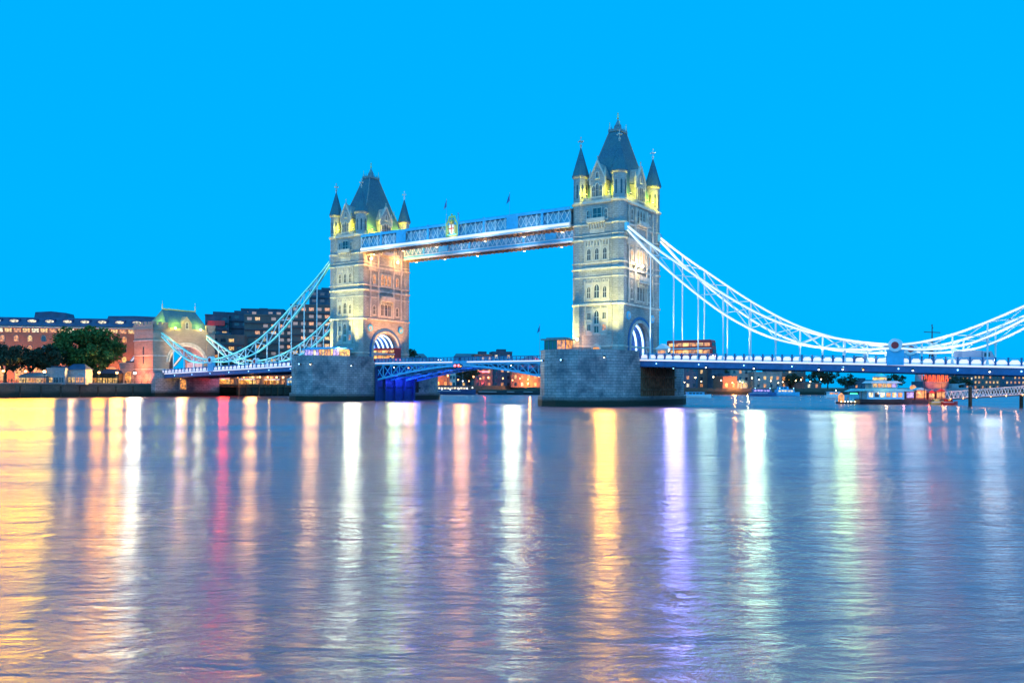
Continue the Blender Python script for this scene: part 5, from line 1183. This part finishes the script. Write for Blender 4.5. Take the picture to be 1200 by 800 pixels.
# ================================================================= ON THE BRIDGE
def bus(label, loc, rz):
    t = thing('double_decker_bus', label, 'bus', loc, rz)
    b = MB(); prof = [(-5.4, .35), (5.3, .35), (5.4, 1.2), (5.35, 2.2), (5.15, 4.2), (4.9, 4.4), (-5.2, 4.4), (-5.4, 4.2)]
    part('body', b.wallp(prof, -1.25, 1.25), 'red', t)
    for S in (-1, 1):
        for z0, z1 in ((1.35, 2.15), (3.0, 3.75)):
            for i in range(6): x = -4.9+i*1.65; part('window', MB().box(x, x+1.45, *sorted((S*1.25, S*1.27)), z0, z1), 'lit_gold' if (i+int(z0)) % 2 else 'lit_amber', t)
        part('waist_band', MB().box(-5.35, 5.2, *sorted((S*1.25, S*1.262)), 2.4, 2.6), 'white_paint', t)
    part('windscreen', MB().box(5.36, 5.42, -1.1, 1.1, 1.3, 2.2), 'dark_glass', t); part('upper_windscreen', MB().box(5.2, 5.28, -1.1, 1.1, 3.0, 3.8), 'dark_glass', t)
    for x in (-3.4, 3.4):
        for S in (-1, 1): w = part('wheel', MB().frus(0, 0, .5, .5, -.14, .14, 14), 'dark_metal', t, (x, S*1.14, .5)); w.rotation_euler = (PI/2, 0, 0); part('hub', MB().frus(0, 0, .2, .2, -.16, .16, 8), 'steel', w)
    for S in (-.9, .9): part('headlight', MB().box(5.38, 5.46, S-.15, S+.15, .7, .9), 'lamp_white', t); part('tail_light', MB().box(-5.46, -5.38, S-.12, S+.12, .8, 1.1), 'lamp_red', t)
    return t
b0 = bus('red double decker bus crossing the right side span beside the nearer tower', (61.5, -3.0, zroad(61.5)+.03), 0)
copy_tree(b0, (-37.0, 1.8, 10.98), PI, 'red double decker bus passing under the arch of the farther tower')
def van(label, loc, body, Lh=8.5, H=3.0):
    t = thing('delivery_lorry', label, 'lorry', loc)
    part('cargo_box', MB().box(-Lh/2, Lh/2-2.0, -1.15, 1.15, .7, H+.4), body, t); part('cab', MB().wallp([(Lh/2-1.9, .45), (Lh/2, .45), (Lh/2, 1.4), (Lh/2-.5, 2.5), (Lh/2-1.9, 2.5)], -1.1, 1.1), body, t)
    part('windscreen', MB().bar((Lh/2-.02, 0, 1.45), (Lh/2-.46, 0, 2.4), 1.9, .06), 'dark_glass', t)
    for S in (-1, 1): part('side_window', MB().box(Lh/2-1.6, Lh/2-.7, *sorted((S*1.1, S*1.12)), 1.5, 2.2), 'dark_glass', t)
    for x in (-Lh/2+1.4, Lh/2-1.1):
        for S in (-1, 1): w = part('wheel', MB().frus(0, 0, .45, .45, -.14, .14, 14), 'dark_metal', t, (x, S*1.02, .45)); w.rotation_euler = (PI/2, 0, 0)
    for S in (-.8, .8): part('headlight', MB().box(Lh/2, Lh/2+.05, S-.12, S+.12, .75, .95), 'lamp_white', t)
    return t
M['lilac'] = mat('pale_lilac_paint', (.50, .48, .60), .4, .05, 1)
van('pale lilac box lorry on the deck near the right edge', (117.6, -3.0, zroad(117.6)+.03), 'lilac', 6.6, 2.25)
def car(label, loc, col, rz=0):
    t = thing('car', label, 'car', loc, rz)
    part('body', MB().wallp([(-2.1, .3), (2.1, .3), (2.15, .8), (1.2, .95), (.5, 1.45), (-1.2, 1.45), (-1.9, .95), (-2.15, .85)], -.85, .85), col, t)
    for S in (-1, 1): part('side_window', MB().wallp([(-1.5, .98), (1.0, .98), (.42, 1.38), (-1.1, 1.38)], *sorted((S*.85, S*.865))), 'dark_glass', t)
    for x in (-1.3, 1.3):
        for S in (-1, 1): w = part('wheel', MB().frus(0, 0, .33, .33, -.1, .1, 12), 'dark_metal', t, (x, S*.8, .33)); w.rotation_euler = (PI/2, 0, 0)
    for S in (-.6, .6): part('headlight', MB().box(2.13, 2.19, S-.12, S+.12, .6, .75), 'lamp_white', t); part('tail_light', MB().box(-2.2, -2.14, S-.12, S+.12, .65, .8), 'lamp_red', t)
    return t
for u, c_, lab in ((-66, 'white_paint', 'white car on the left side span near the farther tower'), (-80, 'navy', 'dark blue car in the middle of the left side span'), (-96, 'steel', 'grey car on the left side span near the medallion'), (-117, 'red', 'red car on the deck just before the gatehouse')): car(lab, (u, -3, zroad(u)+.03), c_)
car('dark car on the left half of the opening span', (-14, -3, 10.78), 'navy'); car('red car on the right half of the opening span', (14, 3, 10.78), 'red', PI)
for u, lab in ((98, 'silver car left of the round medallions on the right side span'),): car(lab, (u, -3, zroad(u)+.03), 'steel')
# small gabled kiosk on the deck right of the nearer tower
kk = thing('ticket_kiosk', 'small pale gabled kiosk on the deck right of the nearer tower', 'kiosk', (56.6, -7.3, zroad(56.6)+.14))
part('cabin', MB().box(-1.3, 1.3, -1, 1, 0, 2.1), 'portland', kk); part('roof', MB().wallp([(-1.6, 2.1), (1.6, 2.1), (0, 3.3)], -1.2, 1.2), 'white_paint', kk); part('window', MB().box(-.9, .9, -1.03, -1, .9, 1.8), 'lit_amber', kk)
# control cabins
def cabin(label, loc, L_, W_, H_, lit, roof_m):
    t = thing('control_cabin', label, 'cabin', loc)
    part('base_wall', MB().box(-L_/2, L_/2, -W_/2, W_/2, 0, H_*.38), 'portland', t); n = max(3, int(L_/1.1)); fr = MB()
    for i in range(n+1): x = -L_/2+L_*i/n; fr.box(x-.07, x+.07, -W_/2, -W_/2+.1, H_*.38, H_).box(x-.07, x+.07, W_/2-.1, W_/2, H_*.38, H_)
    for y in (-W_/2, 0, W_/2): fr.box(-L_/2, -L_/2+.1, y-.06, y+.06, H_*.38, H_).box(L_/2-.1, L_/2, y-.06, y+.06, H_*.38, H_)
    part('frame', fr, 'blue_paint', t)
    for i in range(n): x0, x1 = -L_/2+L_*i/n+.08, -L_/2+L_*(i+1)/n-.08; part('pane', MB().box(x0, x1, -W_/2+.03, -W_/2+.06, H_*.4, H_*.98), lit[i % len(lit)], t)
    part('side_pane', MB().box(L_/2-.06, L_/2-.03, -W_/2+.1, W_/2-.1, H_*.4, H_*.98), lit[-1], t); part('back_pane', MB().box(-L_/2, L_/2, W_/2-.05, W_/2-.02, H_*.4, H_*.98), 'dark_glass', t)
    part('roof', MB().box(-L_/2-.7, L_/2+.5, -W_/2-.6, W_/2+.5, H_, H_+.3).box(-L_/2+.3, L_/2-.5, -W_/2+.3, W_/2-.4, H_+.3, H_+.6), roof_m, t)
    return t
cabin('glazed bridge control cabin with flat roof on the left of the nearer pier', (34.4, -16.2, 10.9), 5.6, 3.4, 4.1, ['dark_glass', 'dark_glass', 'dark_glass', 'lit_amber', 'lit_amber'], 'lead')
cabin('long glazed cabin lit violet and orange with turquoise roof on the farther pier', (-43.5, -15.0, 10.9), 14, 4.2, 3.6, ['lit_violet', 'lit_violet', 'lit_violet', 'lit_white', 'lit_violet', 'lit_amber', 'lit_gold', 'lit_amber', 'lit_amber', 'lit_gold'], 'sky_paint')
lamp(None, (-38, -18.6, 13.2), (1, .4, .08), 260, r=.3)
flagpole((31.6, -20.0, 10.9), 7.6, .8, 'small flagpole with drooping dark flag at the left end of the nearer pier')
# bollard lamps on the pier tip
# ================================================================= PEOPLE
def person_mesh(name, J, E, m='skin'):
    me = bpy.data.meshes.new(name); me.from_pydata([j[:3] for j in J], E, []); o = bpy.data.objects.new('t', me); COL.objects.link(o)
    md = o.modifiers.new('k', 'SKIN'); sv = me.skin_vertices[0].data
    for i, j in enumerate(J): sv[i].radius = (j[3], j[3]); 
    sv[0].use_root = True; s2 = o.modifiers.new('s', 'SUBSURF'); s2.levels = 1; s2.render_levels = 1
    dg = bpy.context.evaluated_depsgraph_get(); r = bpy.data.meshes.new_from_object(o.evaluated_get(dg)); r.name = name; bpy.data.objects.remove(o); r.materials.clear(); r.materials.append(M[m]); return r
def pose(st, arm=.05):
    J = [(0, 0, .95, .14), (0, 0, 1.2, .13), (0, 0, 1.42, .15), (0, 0, 1.53, .06), (0, 0, 1.62, .09), (0, 0, 1.74, .09)]; E = [(0, 1), (1, 2), (2, 3), (3, 4), (4, 5)]
    for S in (-1, 1):
        k = len(J); J += [(S*.19, 0, 1.42, .06), (S*.24, S*arm, 1.15, .045), (S*.24, S*arm+.08, .9, .035)]; E += [(2, k), (k, k+1), (k+1, k+2)]
        k = len(J); J += [(S*.1, 0, .9, .095), (S*.1, -S*st*.5, .5, .07), (S*.1, -S*st, .08, .045), (S*.1, -S*st+.16, .04, .04)]; E += [(0, k), (k, k+1), (k+1, k+2), (k+2, k+3)]
    return J, E
pm = [person_mesh('person', *pose(.04)), person_mesh('person', *pose(.26, .16))]
GP = 'people strolling along the left promenade'
for i in range(12):
    px = 14+i*12.1+random.uniform(-3, 3); l = on_u(px, -136.2-random.uniform(0, 2.5), QZ); o = put('person', pm[i % 2], None, l, random.uniform(0, 6)); k = random.uniform(.93, 1.05); o.scale = (k, k, k)
    tag(o, 'person in dark clothes on the left promenade near the railing', 'person', GP)
